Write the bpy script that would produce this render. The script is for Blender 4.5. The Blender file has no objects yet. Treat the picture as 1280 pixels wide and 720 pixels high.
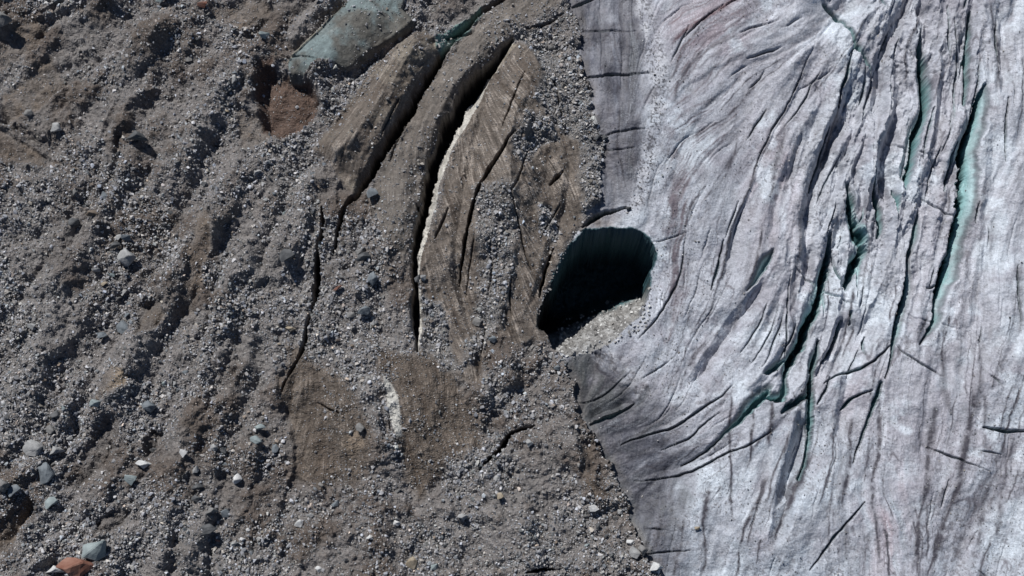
import bpy, bmesh, math, random, time
import numpy as np
from mathutils import Vector, noise as mnoise
T0 = time.time()
rng = np.random.default_rng(7)
random.seed(7)
scn = bpy.context.scene
COL = scn.collection
R = math.radians

# ------------------------------------------------------------------ camera
TILT = R(14.0); CH = 160.0; F = 1650.0
fwd = np.array([0, math.sin(TILT), -math.cos(TILT)])
upv = np.array([0, math.cos(TILT), math.sin(TILT)])
CX, CY = 0.0, -CH * math.tan(TILT)

def ground(u, v, h):
    """world point where the view ray through the map position (u, v) meets height h"""
    u = np.asarray(u, float); v = np.asarray(v, float)
    xn = (u - 640.0) / F; yn = (360.0 - v) / F
    dx = xn; dy = fwd[1] + yn * upv[1]; dz = fwd[2] + yn * upv[2]
    t = (CH - h) / (-dz)
    return CX + dx * t, CY + dy * t, h + 0 * t

cam_d = bpy.data.cameras.new('camera'); cam = bpy.data.objects.new('camera', cam_d)
COL.objects.link(cam); scn.camera = cam
cam.location = (CX, CY, CH); cam.rotation_euler = (TILT, 0, 0)
cam_d.sensor_width = 36; cam_d.lens = 36 * F / 1280.0
cam_d.clip_start = 1; cam_d.clip_end = 5000

# ------------------------------------------------------------------ map raster
U0, U1, V0, V1 = -160, 1440, -120, 840
us = np.arange(U0, U1 + 1); vs = np.arange(V0, V1 + 1)
U, V = np.meshgrid(us.astype(np.float32), vs.astype(np.float32))
SH = U.shape

def hsh(i, j, seed):
    x = (i.astype(np.int64) * 374761393 + j.astype(np.int64) * 668265263 + seed * 974634777) & 0xffffffff
    x = ((x ^ (x >> 13)) * 1274126177) & 0xffffffff
    x = ((x ^ (x >> 16)) * 2246822519) & 0xffffffff
    return ((x ^ (x >> 15)) & 0xffffff).astype(np.float32) / 16777215.0

def vn(u, v, s, seed):
    x = u / s; y = v / s
    i = np.floor(x); j = np.floor(y); fx = x - i; fy = y - j
    fx = fx * fx * (3 - 2 * fx); fy = fy * fy * (3 - 2 * fy)
    a = hsh(i, j, seed); b = hsh(i + 1, j, seed); c = hsh(i, j + 1, seed); d = hsh(i + 1, j + 1, seed)
    return (a + (b - a) * fx) * (1 - fy) + (c + (d - c) * fx) * fy

def fbm(u, v, s, seed, o=4, g=0.5):
    r = 0; a = 1; t = 0
    ca, sa = 0.8, 0.6
    for k in range(o):
        r = r + a * (vn(u, v, s, seed + 17 * k) - 0.5); t += a
        u, v = ca * u - sa * v + 13.7, sa * u + ca * v - 5.1
        a *= g; s = s * 0.5
    return r / t * 2          # about -1..1 (mostly +-0.5)

def ss(x, a, b):
    t = np.clip((x - a) / (b - a), 0, 1); return t * t * (3 - 2 * t)

def blur(a, n):
    for ax in (0, 1):
        for _ in range(2):
            c = np.cumsum(np.pad(a, [(n + 1, n) if k == ax else (0, 0) for k in (0, 1)], mode='edge'), axis=ax, dtype=np.float64)
            m = 2 * n + 1
            a = ((c[m:] - c[:-m]) if ax == 0 else (c[:, m:] - c[:, :-m])) / m
            a = a.astype(np.float32)
    return a

WX = (fbm(U, V, 26, 301, 4, 0.6) * 4.5).astype(np.float32)
WY = (fbm(U, V, 26, 401, 4, 0.6) * 4.5).astype(np.float32)
UW = U + WX; VW = V + WY

def window(pts, pad):
    xs = [p[0] for p in pts]; ys = [p[1] for p in pts]
    a = max(int(min(xs) - pad - U0), 0); b = min(int(max(xs) + pad - U0) + 1, SH[1])
    c = max(int(min(ys) - pad - V0), 0); d = min(int(max(ys) + pad - V0) + 1, SH[0])
    return slice(c, d), slice(a, b)

def smoothline(pts, it=2):
    pts = [tuple(map(float, p)) for p in pts]
    for _ in range(it):
        q = [pts[0]]
        for a, b in zip(pts[:-1], pts[1:]):
            q.append(tuple(0.75 * x + 0.25 * y for x, y in zip(a, b)))
            q.append(tuple(0.25 * x + 0.75 * y for x, y in zip(a, b)))
        q.append(pts[-1]); pts = q
    return pts

def pdist(pts, pad, warp=1.0, closed=False):
    """pts (u,v,w). returns window, distance, width there, signed distance (+ = picture-left when the line runs down)"""
    w = window(pts, pad)
    x = U[w] + WX[w] * warp; y = V[w] + WY[w] * warp
    best = np.full(x.shape, 1e9, np.float32); wid = np.zeros_like(best); sg = np.ones_like(best); arc = np.zeros_like(best)
    L = 0.0
    seq = list(zip(pts[:-1], pts[1:])) + ([(pts[-1], pts[0])] if closed else [])
    for a, b in seq:
        dx, dy = b[0] - a[0], b[1] - a[1]; l2 = dx * dx + dy * dy + 1e-9
        t = np.clip(((x - a[0]) * dx + (y - a[1]) * dy) / l2, 0, 1)
        ex = x - a[0] - t * dx; ey = y - a[1] - t * dy
        d = np.sqrt(ex * ex + ey * ey)
        m = d < best
        best[m] = d[m]
        if len(a) > 2: wid[m] = (a[2] + (b[2] - a[2]) * t)[m]
        sg[m] = np.where(dx * ey - dy * ex > 0, 1, -1)[m]     # image v runs down
        arc[m] = (L + t * math.sqrt(l2))[m]
        L += math.sqrt(l2)
    return w, best, wid, best * sg, arc

def poly(pts, soft=2.0, warp=1.0, grow=0.0):
    """soft polygon mask 0..1 on the whole raster"""
    pad = 12 + soft * 2 + abs(grow)
    w, d, _, _, _ = pdist(pts, pad, warp, True)
    x = U[w] + WX[w] * warp; y = V[w] + WY[w] * warp
    ins = np.zeros(x.shape, bool)
    n = len(pts)
    for k in range(n):
        x1, y1 = pts[k][:2]; x2, y2 = pts[(k + 1) % n][:2]
        if y1 == y2: continue
        c = ((y1 > y) != (y2 > y)) & (x < (x2 - x1) * (y - y1) / (y2 - y1) + x1)
        ins ^= c
    sd = np.where(ins, d, -d) + grow
    out = np.zeros(SH, np.float32)
    out[w] = ss(sd, -soft, soft)
    return out

# ------------------------------------------------------------------ flow field of ice and debris
ctrl = [(740,100,.15,1),(770,30,.15,1),(790,220,.02,1),(850,80,-.6,.8),(900,20,-1,.55),(935,40,-1,.4),(975,30,-1,.5),(880,150,-1,.55),(845,220,-.45,1),
 (940,215,-.5,1),(1000,100,-.42,1),(1060,120,-.32,1),(1110,170,-.32,1),(1150,80,-.15,1),(1250,100,-.1,1),(1000,300,-.25,1),(905,320,-.28,1),(900,400,-.55,1),
 (855,470,-.5,1),(830,350,-.3,1),(950,390,-.6,1),(1050,380,-.15,1),(1150,350,-.25,1),(1250,350,-.12,1),(940,520,-1,.6),(870,555,-1,.38),(790,560,-1,.3),
 (840,650,-.1,1),(960,620,-.3,1),(1000,550,-.2,1),(1080,560,-.15,1),(1120,640,.25,1),(1200,600,-.3,1),(1250,500,-.15,1),(1250,680,-.3,1),(1100,40,-.5,1),(1200,230,-.15,1),
 (50,100,-.9,.45),(150,60,-.75,.65),(280,60,-.7,.7),(440,130,-.72,1),(550,130,-.6,1),(420,50,-.75,.65),(650,50,-.8,.6),(570,60,-.7,.8),(700,150,.25,1),(560,260,.40,1),(560,320,.5,1),(590,400,.4,1),(670,340,.5,1),(605,170,.25,1),(650,110,.6,1),(680,200,.5,1),(655,280,.45,1),(640,360,.3,1),
 (625,230,.3,1),(520,300,-.12,1),(420,300,-.15,1),(260,300,-.5,1),(150,350,-.55,1),(40,230,.8,.5),(60,400,-.5,.7),(150,540,-.62,1),(60,650,-.7,.9),(250,600,-.3,1),
 (350,600,-.2,1),(450,600,.05,1),(550,560,.2,1),(515,490,.15,1),(650,600,.5,.8),(710,650,.4,1),(620,430,.3,1),(190,200,-.4,1),(320,200,-.45,1)]
us4 = np.arange(U0, U1 + 8, 8); vs4 = np.arange(V0, V1 + 8, 8)
cu, cv = np.meshgrid(us4.astype(float), vs4.astype(float))
A = np.zeros_like(cu); B = np.zeros_like(cu)
for (x, y, dx, dy) in ctrl:
    th = 2 * math.atan2(dy, dx); wgt = 1.0 / (((cu - x) ** 2 + (cv - y) ** 2) / 900.0 + 0.3) ** 1.6
    A += wgt * math.cos(th); B += wgt * math.sin(th)
TH = np.arctan2(B, A) / 2
c2, s2 = np.cos(2 * TH), np.sin(2 * TH)
def up8(a):
    x = (U - U0) / 8; y = (V - V0) / 8
    i = np.floor(x).astype(int); j = np.floor(y).astype(int); i = np.minimum(i, a.shape[1] - 2); j = np.minimum(j, a.shape[0] - 2)
    fx = x - i; fy = y - j
    return (a[j, i] * (1 - fx) + a[j, i + 1] * fx) * (1 - fy) + (a[j + 1, i] * (1 - fx) + a[j + 1, i + 1] * fx) * fy
th = np.arctan2(up8(s2), up8(c2)) / 2 + fbm(U, V, 70, 55, 3) * 0.35
FX = np.cos(th).astype(np.float32); FY = np.sin(th).astype(np.float32)
neg = FY < 0; FX[neg] *= -1; FY[neg] *= -1

def lic(N, n, step):
    """smears the noise N along the flow: n steps each way"""
    acc = N.copy(); tot = 1.0
    for sgn in (1, -1):
        x = (U - U0).copy(); y = (V - V0).copy()
        for k in range(n):
            i = np.clip(x + .5, 0, SH[1] - 1).astype(np.int32); j = np.clip(y + .5, 0, SH[0] - 1).astype(np.int32)
            x += sgn * step * FX[j, i]; y += sgn * step * FY[j, i]
            i = np.clip(x + .5, 0, SH[1] - 1).astype(np.int32); j = np.clip(y + .5, 0, SH[0] - 1).astype(np.int32)
            wk = 0.5 + 0.5 * math.cos(math.pi * (k + 1) / (n + 1))
            acc += wk * N[j, i]
            if sgn == 1: tot += 2 * wk
    acc /= tot
    return acc

def norm(a):
    a = a - a.mean(); return (a / a.std()).astype(np.float32)
L_big = norm(lic(vn(U, V, 20, 71) + .5 * vn(U, V, 10, 72), 22, 6.0))
L_mid = norm(lic(vn(U, V, 7, 73), 18, 3.0))
L_fine = norm(lic(rng.random(SH, dtype=np.float32), 10, 1.6))
L_fine2 = norm(lic(vn(U, V, 3.2, 74), 16, 2.0))
N_a = fbm(U, V, 160, 11, 4); N_b = fbm(U, V, 40, 12, 5, .6); N_c = fbm(U, V, 12, 13, 4, .6); N_d = fbm(U, V, 5, 14, 3, .7)
N_e = fbm(U, V, 85, 15, 5, .6)
print('noise', time.time() - T0)

# ------------------------------------------------------------------ regions
border = [(713,-130),(713,0),(718,20),(728,37),(723,77),(738,117),(743,153),(755,173),(755,207),(752,240),(742,262),(722,290),
          (700,345),(690,400),(704,441),(709,470),(717,480),(720,517),(737,540),(753,567),(773,600),(783,630),(790,657),(807,693),(824,716),(850,850)]
def ragged(p, a, lo, hi):
    return ss(p + 4 * p * (1 - p) * a, lo, hi)
debris = ragged(poly(border + [(-170, 850), (-170, -130)], 9, 1.3), .75 * N_c + .35 * N_d + .3 * N_b, .42, .58)
debris[:, :8] = 1
ice = 1 - debris

cave_rim = [(765,283),(787,285),(803,293),(813,305),(818,318),(815,332),(811,340),(812,353),(808,370),(800,392),(783,410),(766,427),(738,441),(712,446),(700,440),(690,432),(682,418),
            (673,407),(673,392),(682,373),(690,353),(698,333),(710,310),(722,293),(740,285)]
cave = ragged(poly(cave_rim, 6.0, 0.6), .65 * N_c + .15 * N_d, .36, .60)

# ------------------------------------------------------------------ base relief (metres), moved along the map rays
base = N_a * 2.2 + 0.9 * np.exp(-((U - 640 - (V - 360) * .1) / 420) ** 2)
base = base.astype(np.float32)

H = np.zeros(SH, np.float32)
crev_zone = np.exp(-(((U - 1095 + (V - 200) * 0.2) / np.where(U > 1095, 120, 95)) ** 2)) * ss(V, 540, 400) * .95 + 0.05
crev_zone = np.clip(crev_zone, 0, 1)
smooth_zone = np.exp(-((U - 890) / 100) ** 2) * ss(V, 360, 220)
saw = L_big * 0.5 + 0.4 * L_mid
L_fac = norm(lic(vn(U, V, 13, 75) + .6 * vn(U, V, 26, 76), 16, 4.0))
crest = lambda a, w: -np.sqrt(a * a + w)
def rag(a, amp, s, seed):
    x = U - U0 + fbm(U, V, s, seed, 4, .65) * amp; y = V - V0 + fbm(U, V, s, seed + 50, 4, .65) * amp
    i = np.clip(x, 0, SH[1] - 1.01); j = np.clip(y, 0, SH[0] - 1.01); i0 = i.astype(int); j0 = j.astype(int); fx = i - i0; fy = j - j0
    return (a[j0, i0] * (1 - fx) + a[j0, i0 + 1] * fx) * (1 - fy) + (a[j0 + 1, i0] * (1 - fx) + a[j0 + 1, i0 + 1] * fx) * fy
L_big = rag(L_big, 9, 34, 2001); L_fac = rag(L_fac, 6, 22, 2101); L_mid = rag(L_mid, 4, 14, 2201); L_fine2 = rag(L_fine2, 3, 9, 2301)
H_ice = (0.10 + 0.10 * crev_zone) * L_big * (1 - .6 * smooth_zone) + 0.95 * crev_zone * (crest(L_big - .2, .006) + .55 * crest(L_fac + .3, .004)) \
    + (0.012 + 0.10 * crev_zone) * crest(L_mid, .02) + .07 * L_fac * (1 - .5 * smooth_zone) + 0.010 * L_fine2 + 0.006 * L_fine + (N_c * 0.10 + N_b * 0.34) * (1 - .5 * smooth_zone) + N_d * .035 \
    + .26 * np.clip(crev_zone * 1.2 - .2, 0, 1) * ss(V, 400, 300) * np.floor(L_fac * 1.3 + N_c * 1.0 + .3 * L_mid) + .10 * crest(N_e * 6, .05) + (rng.random(SH, dtype=np.float32) - .5) * .075
# debris: long fluted ridges, lumps and fist-size roughness
fl = 1 - np.abs(np.clip(L_big, -2, 2)) * .9
H_deb = (0.34 + .14 * ss(U, 400, 250)) * rag(L_big, 22, 60, 2501) + 0.05 * L_mid + N_b * 1.5 + N_c * 0.5 + N_d * 0.16 + 0.01 * L_fine2 + 0.6 * N_e
H_deb += 0.5 * ss(debris, 0.1, 1.0) + (rng.random(SH, dtype=np.float32) - .5) * 0.04
deb_edge = blur(debris, 10)

# smooth dirty-ice slabs between the crevasses of the debris side
slabA = [(362,80),(367,72),(395,47),(423,20),(443,-4),(470,-30),(530,-40),(507,0),(502,13),(514,25),(518,34),(493,50),(467,64),(453,78),(432,90),(417,83),(400,82),(388,95),(377,103),(363,100)]
slabB = [(483,53),(510,46),(533,37),(548,58),(550,72),(537,90),(510,132),(487,173),(462,225),(446,246),(425,226),(408,200),(392,186),(408,168),(433,130),(455,96)]
slabC = [(640,-10),(700,-20),(700,8),(650,35),(622,62),(598,88),(575,116),(558,150),(547,185),(536,225),(524,262),(512,300),(505,330),(480,290),(462,252),(480,205),(505,160),(528,120),(548,88),(580,50),(610,18)]
slabD = [(646,52),(668,42),(690,75),(716,108),(728,150),(735,200),(738,250),(716,292),(700,320),(686,352),(672,385),(668,405),(640,415),(612,385),(590,420),(570,405),(545,380),(530,350),(532,310),(548,262),(560,212),(575,160),(600,112)]
slabE = [(464,430),(490,440),(520,445),(550,445),(575,480),(590,520),(600,560),(560,580),(545,600),(520,628),(505,600),(501,560),(497,500),(480,470)]
slabF = [(357,430),(385,440),(402,455),(440,485),(458,515),(470,548),(458,590),(440,600),(405,610),(372,600),(370,547),(357,497)]
brown_patches = [[(0,42),(30,28),(62,22),(58,45),(48,62),(20,70),(5,88),(-40,95),(-40,60)],[(-40,140),(0,158),(28,178),(50,190),(78,210),(50,212),(20,200),(-40,185)],
  [(186,380),(207,378),(211,395),(203,410),(170,420),(168,408)],[(142,456),(162,466),(156,483),(130,500),(118,494),(126,478)],
  [(0,652),(38,620),(50,628),(30,660),(10,690),(-30,710)],[(345,100),(362,92),(390,108),(402,130),(390,150),(352,177),(330,165),(320,120),(322,80),(340,72)],
  [(722,548),(735,560),(745,600),(760,625),(742,625),(728,600)],[(250,255),(270,275),(262,330),(240,390),(222,400),(232,350)],
  [(60,75),(78,90),(70,110),(40,118),(30,100)],[(345,470),(375,455),(402,470),(395,520),(372,540),(360,500)],[(300,130),(340,150),(345,175),(300,190)],
  [(660,150),(700,180),(730,250),(700,290),(670,240)],[(0,120),(70,88),(90,105),(50,140),(0,150)],[(268,0),(330,0),(345,18),(300,40),(262,20)]]
def pl(p, s=3, w=1.3): return poly(p, s, w)
mA = poly(slabA, 1.0, .35); mB = pl(slabB, 3); mC = pl(slabC, 5, 1.6); mD = pl(slabD, 5, 1.8); mE = pl(slabE, 8, 2.5); mF = pl(slabF, 8, 2.5)
mP = np.zeros(SH, np.float32)
for p in brown_patches: mP = np.maximum(mP, pl(p, 4, 1.6))
mP = np.clip(mP, 0, 1)
gstrip = np.maximum.reduce([pl([(598,238),(642,232),(648,300),(638,350),(628,400),(600,450),(575,460),(598,400),(606,330),(600,290)], 9, 2.6) * .85, .9 * pl([(640,36),(672,36),(700,70),(735,120),(760,190),(756,250),(735,268),(720,230),(724,180),(700,160),(668,130),(680,100),(662,66)], 5, 1.8),
    pl([(655,150),(690,150),(700,175),(672,190),(655,210),(640,200),(648,175)], 5, 1.6), pl([(672,255),(690,258),(702,290),(694,304),(676,290)], 3, 1.2), pl([(530,375),(552,380),(560,420),(572,460),(550,462),(530,420)], 5, 1.5)])
mD = np.maximum(mD, pl([(528,345),(560,372),(600,380),(612,440),(598,484),(572,470),(552,420),(535,385)], 5, 2)); mD = np.maximum(mD, pl([(622,360),(668,380),(690,425),(640,432),(620,410)], 5, 2))
mD = mD * (1 - gstrip)
slab = np.clip(np.maximum.reduce([mA, mB, mC * .85, mD, mE, mF * .9]), 0, 1)
# a slab is smooth across with fine flutes along it
th2 = 0
H_slab = 0.20 * L_big + 0.06 * L_mid + N_b * 0.5 + N_c * 0.22 + 0.035 * L_fine2 + 0.022 * L_fine + N_d * .05 + 0.6
H_d = H_deb * (1 - slab) + H_slab * slab
H_d = H_d * (1 - .45 * mP * (1 - slab)) - 0.45 * mP * (1 - slab)
H_d = H_d * (1 - mA) + (.8 + .25 * N_b + .03 * L_mid + .02 * N_d) * mA
H = H_ice * ice + H_d * debris

# crowned cross-sections for the slabs (they bulge, left crest lit and right flank in shade)
def ridge(pts, w, h, skew=0.0):
    global H
    pts = smoothline([(p[0], p[1], 1) for p in pts], 2)
    win, d, _, s, arc = pdist(pts, w * 1.3, 0.6)
    prof = np.clip(1 - (s / w + skew * 0) ** 2, 0, 1)
    t = np.clip(arc / max(arc.max(), 1), 0, 1)
    H[win] += h * (1.25 if pts[0][0] < 345 else 1.1) * np.clip(1 - (np.abs(s + 4 * N_b[win] * 2) / w) ** 1.4, 0, 1) * ss(t, 0, .12) * ss(t, 1, .88)
ridge([(530,40),(500,100),(465,160),(415,215)], 34, 2.0)
ridge([(480,10),(440,40),(400,80),(375,100)], 34, 1.2)
ridge([(660,10),(600,70),(555,130),(525,190),(495,260),(480,330)], 26, 1.1)
ridge([(690,60),(660,110),(640,180),(620,250),(612,330)], 50, 2.2)
ridge([(300,215),(270,270),(235,330),(205,390),(160,440),(120,520)], 26, 1.3)
ridge([(330,240),(300,330),(270,420),(240,520),(215,640),(190,740)], 26, 1.0)
ridge([(430,-10),(385,30),(360,60)], 14, 1.4)
ridge([(210,20),(170,110),(120,190),(100,260)], 30, 1.0)
ridge([(380,260),(350,330),(345,420),(350,520)], 24, .8)
ridge([(440,330),(450,420),(475,520),(480,600)], 30, .6)
ridge([(90,330),(60,430),(20,520),(-20,600)], 34, .9)
ridge([(180,170),(150,250),(110,320),(60,380)], 24, 1.0)
ridge([(290,480),(275,560),(250,640),(235,730)], 22, .9)
ridge([(340,60),(280,120),(225,200),(200,260)], 26, 1.1)
ridge([(400,215),(370,280),(352,340)], 20, 1.0)
ridge([(600,560),(640,620),(680,720)], 30, .8)
ridge([(700,500),(720,560),(760,640)], 16, .6)
ridge([(640,440),(625,480),(600,505)], 24, 1.0)

# ------------------------------------------------------------------ crevasses, cracks and steps
PROF = np.zeros(SH, np.float32)        # <= 0
CREV = np.zeros(SH, np.int16)          # id of the big crevasse a cell belongs to
LITE = np.zeros(SH, np.float32)        # clean white ice walls
def carve(pts, depth, fl=0, dl=0, fr=0, dr=0, cid=0, white=0, warp=.55, it=2):
    """pts (u,v,width). direction of travel runs down the picture: + side is picture-left. fl/fr flank widths in px on picture-left/right."""
    pts = smoothline(pts, it)
    wm = max(p[2] for p in pts)
    win, d, w, s, arc = pdist(pts, wm + max(fl, fr) + 4, warp)
    q = np.clip(w / wm, 0, 1)
    jit = 1 + N_c[win] * 0.9 + N_d[win] * .5; jf = np.clip(1 + N_b[win] * 1.3 + N_c[win] * .35, .4, 1.6)
    hw = w * 0.5 * np.clip(jit, .35, 1.8)
    pr = -depth * (0.05 + 0.95 * q) * ss(d, hw + 0.9, np.maximum(hw - 1.2, 0.0) * 0.6)
    if fl:
        e = fl * q * jf; t = np.clip((s - w * .5) / np.maximum(e, .5), 0, 1); pr = np.minimum(pr, np.where(s > 0, -dl * (1 - t) ** 1.3 * q, 0))
    if fr:
        e = fr * q * jf; t = np.clip((-s - w * .5) / np.maximum(e, .5), 0, 1); pr = np.minimum(pr, np.where(s <= 0, -dr * (1 - t) ** 1.3 * q, 0))
    PROF[win] = np.minimum(PROF[win], pr)
    if white:
        m = (s <= 0) & (-s > hw * .7) & (-s < w * .5 + white * q * jf * .95)
        LITE[win] = np.maximum(LITE[win], m.astype(np.float32))
    if cid:
        c = CREV[win]; c[(d < hw + .6)] = cid; CREV[win] = c
def crack(pts, w=1.8, depth=0.6, cid=0, **k):
    n = len(pts); depth *= 1.15 if w < 2.8 else 1.5; w *= .78 if w < 2.8 else .9
    q = [(p[0], p[1], w * (0.12 + 0.88 * math.sin(math.pi * (i + .08) / (n - .84)) ** .7) ) for i, p in enumerate(pts)]
    carve(q, depth, cid=cid, **k)
def step(pts, drop, w, rec):
    """the surface falls by drop over w px towards the picture-right and climbs back over rec px (negative w: to the left)"""
    pts = smoothline([(p[0], p[1], 1) for p in pts], 2)
    sgn = 1 if w > 0 else -1; w = abs(w)
    win, d, _, s, arc = pdist(pts, rec + w + 4, .7)
    x = -s * sgn
    L = arc.max(); q = ss(arc, 0, .2 * L) * ss(arc, L, .8 * L)
    ww = w * (0.25 + .75 * q)
    pr = np.where(x < 0, 0, np.where(x < ww, -drop * x / ww, -drop * np.clip(1 - (x - ww) / rec, 0, 1)))
    endcap = np.where((arc <= 0.01) | (arc >= L - .01), 0, 1)
    H[win] += pr * q * endcap

# steps first: shaded facets of the broken ice
step([(1128,20),(1135,60),(1130,110),(1112,160),(1098,215),(1085,262)], 1.9, 17, 26)
step([(1068,60),(1056,100),(1040,150),(1022,195),(1005,245),(995,300)], 1.6, 13, 24)
step([(1180,60),(1172,120),(1165,180),(1150,230)], 1.1, 10, 18)
step([(1213,140),(1200,170),(1182,205),(1176,235)], 1.5, 12, 14)
step([(1045,235),(1030,290),(1018,340),(1008,390),(990,440)], 2.2, 22, 26)
step([(1075,200),(1070,240),(1078,280),(1062,330),(1052,370)], 1.6, 12, 18)
step([(960,335),(930,372),(905,400),(880,440),(850,486)], 1.5, 12, 14)
step([(1000,505),(990,545),(978,590),(966,640),(958,690)], 1.6, 16, 12)
step([(1145,0),(1152,30),(1150,66)], 1.4, 12, 16)
step([(1020,50),(1000,100),(980,140),(960,172),(936,233),(922,270),(910,310),(900,352),(886,392)], .4, 4, 30)
step([(985,190),(965,240),(958,300)], .8, 9, 24)
step([(1240,140),(1230,240),(1222,330),(1212,430)], .7, 9, 34)
step([(890,120),(860,160),(840,200),(828,250)], .2, 5, 20)
step([(1075,420),(1060,450),(1048,490),(1040,560)], .9, 9, 20)
step([(1165,430),(1150,500),(1140,580)], .5, 10, 26)
step([(940,60),(890,85),(850,110),(836,140)], .22, 4, 16)
step([(930,90),(880,130),(845,160)], .2, 4, 18)
step([(1100,60),(1090,110),(1078,150),(1060,200),(1050,240)], 1.9, 15, 22)
step([(1140,130),(1128,180),(1118,225)], 1.8, 13, 12)
step([(1040,60),(1020,110),(1002,160),(985,215),(975,260)], 1.0, 13, 26)
step([(1085,265),(1098,280),(1104,296),(1092,312)], -1.6, -13, 12)
step([(1200,-10),(1196,40),(1200,90),(1192,150)], 1.3, 10, 14)
step([(1250,0),(1246,60),(1250,120)], 1.2, 9, 14)
step([(1010,250),(1000,300),(990,350),(980,400)], 1.0, 12, 18)
step([(1062,390),(1050,430),(1040,470)], 1.3, 11, 14)
step([(925,250),(912,290),(905,330)], .7, 8, 20)
step([(980,420),(965,450),(950,470),(930,490)], .9, 9, 14)
step([(1160,260),(1150,310),(1145,350)], .7, 9, 20)
step([(735,530),(765,519),(793,504)], .8, 7, 16)
step([(775,556),(835,537),(873,512)], .45, 6, 16)
step([(795,601),(870,586),(940,554)], .5, 6, 18)
step([(998,505),(988,545),(974,590),(962,640)], 1.3, 18, 4)
step([(983,376),(982,420),(986,462)], 1.0, 15, 5)
step([(1045,175),(1030,215),(1020,250),(1005,300)], 1.8, 22, 5)
step([(1105,200),(1103,225),(1108,250)], 1.5, 14, 3)
step([(1024,440),(1010,480),(1000,500)], .8, 10, 3)
step([(1055,300),(1050,330),(1056,360)], 1.2, 9, 4)
step([(1075,120),(1060,160),(1048,200)], 1.3, 11, 4)
step([(1000,150),(985,190),(975,230)], .9, 12, 5)
step([(745,443),(768,455),(792,480)], -.5, -10, 6)
step([(738,440),(752,462),(776,482)], .5, 8, 5)
# debris-side steps
step([(-20,150),(0,157),(28,178),(52,192),(78,210)], 1.3, 9, 24)
step([(352,480),(352,500),(366,547),(368,585),(352,612),(345,660),(330,725)], .6, 4, 40)
step([(200,352),(180,372),(160,400),(156,425)], 1.2, 8, 22)
step([(222,660),(210,680),(204,720)], 1.0, 7, 20)
step([(300,250),(280,285),(262,320)], .7, 9, 20)
step([(38,618),(20,645),(-5,680)], 1.2, 9, 20)
step([(620,20),(560,40),(520,60)], .6, 6, 10)
step([(343,15),(318,28),(300,50)], 1.3, 8, 22)
step([(720,545),(732,580),(748,620)], .9, 10, 16)
step([(466,480),(474,520),(478,560)], .7, 6, 14)

# pits
def pit(pts, depth, soft=8):
    global H
    m = poly(pts, soft, 1.2); H -= depth * m; return m
pitm = pit([(133,520),(148,523),(146,545),(133,577),(100,610),(77,613),(73,597),(90,570),(110,547)], 1.3, 6)
pitm = np.maximum(pitm, pit([(190,533),(202,543),(198,560),(182,568),(180,552)], 1.1, 3))
pitm = np.maximum(pitm, pit([(168,385),(200,372),(212,392),(203,412),(172,420)], .7, 4))
pitm = np.maximum(pitm, pit([(150,632),(165,640),(150,660),(120,672),(118,655)], .8, 4))
pit([(328,84),(360,92),(385,104),(400,128),(385,152),(354,174),(334,160),(322,120)], 1.8, 6)
ridge([(388,100),(402,112),(398,130)], 12, .9)
pit([(450,80),(500,45),(516,34),(512,48),(470,80),(440,100)], 1.6, 6)

# debris side
C = {}
carve([(612,8,4),(590,30,5),(570,50,6),(556,66,8),(540,92,9),(524,120,11),(507,147,12),(492,172,12),(477,196,11),(463,220,10),(452,238,8),(444,250,4)], 6.5, fl=10, dl=1.2, fr=3, dr=.4, cid=1)
carve([(640,52,5),(624,72,10),(610,87,14),(592,106,18),(576,130,18),(562,155,17),(552,180,15),(543,207,14),(536,235,14),(529,262,13),(523,288,12),(518,313,9),(518,335,7),(520,355,6),(519,373,7),(518,400,9),(520,420,6),(523,442,2)],
      8.0, fl=5, dl=.8, fr=13, dr=2.2, cid=2, white=8)
carve([(404,262,2),(403,275,5),(402,297,6),(396,315,5),(396,332,8),(397,350,8),(394,378,6),(389,396,3),(383,415,4),(381,436,5),(371,453,3),(361,472,3),(355,490,1.5)], 4.0, cid=3)
carve([(440,250,5),(431,264,7),(427,273,6),(420,300,5),(415,320,2)], 3.5, cid=4)
carve([(626,0,9),(608,12,9),(590,26,7),(575,38,5),(560,48,3)], 4.5, cid=1)
crack([(645,175),(637,184),(620,207),(603,233),(594,255),(586,280),(580,310),(577,335),(575,357)], 4.5, 2.6)
crack([(596,290),(588,330),(583,372)], 2, .8)
crack([(560,262),(550,285),(543,300)], 3, 1.0)
crack([(727,283),(743,272),(760,263),(783,258)], 6, 2.6, cid=5)
crack([(692,312),(682,337),(678,352),(674,372)], 4, 2.0)
crack([(668,532),(650,538),(635,543),(630,556),(622,566),(610,576),(600,588)], 7, 2.4, cid=6)
crack([(694,712),(676,711),(658,717)], 6, 2.0)
crack([(705,20),(690,30),(672,37),(655,40)], 3, 1.0)
crack([(704,215),(697,222),(688,232)], 5, 1.5)
crack([(607,400),(604,425),(602,445)], 2.5, .9)
crack([(500,130),(490,150),(478,172)], 2.5, .9)
crack([(486,520),(488,540)], 2, .6)
crack([(398,505),(412,512),(430,520)], 2.5, .8)
crack([(345,70),(380,76),(400,82)], 2, .5)
crack([(552,66),(570,50),(590,44)], 4, 1.4, white=0)
for q in [[(640,250),(652,300),(664,340)],[(655,100),(640,140),(628,170)],[(690,95),(700,130),(708,170)],[(660,190),(650,225),(632,262)],[(700,255),(690,275),(676,300)],
          [(512,150),(498,180),(488,205)],[(640,340),(636,370),(640,400)],[(612,300),(616,340),(610,372)]]: crack(q, 2.4, .8)
step([(700,170),(706,210),(700,255),(684,300),(668,350),(655,395)], .8, 8, 26)
step([(668,120),(650,160),(645,215),(650,270)], -.7, -8, 26)
step([(612,110),(592,160),(578,215),(566,270),(560,330),(575,390),(592,440)], .8, 7, 24)
step([(655,300),(645,340),(640,380),(625,420)], -.7, -7, 20)
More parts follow.
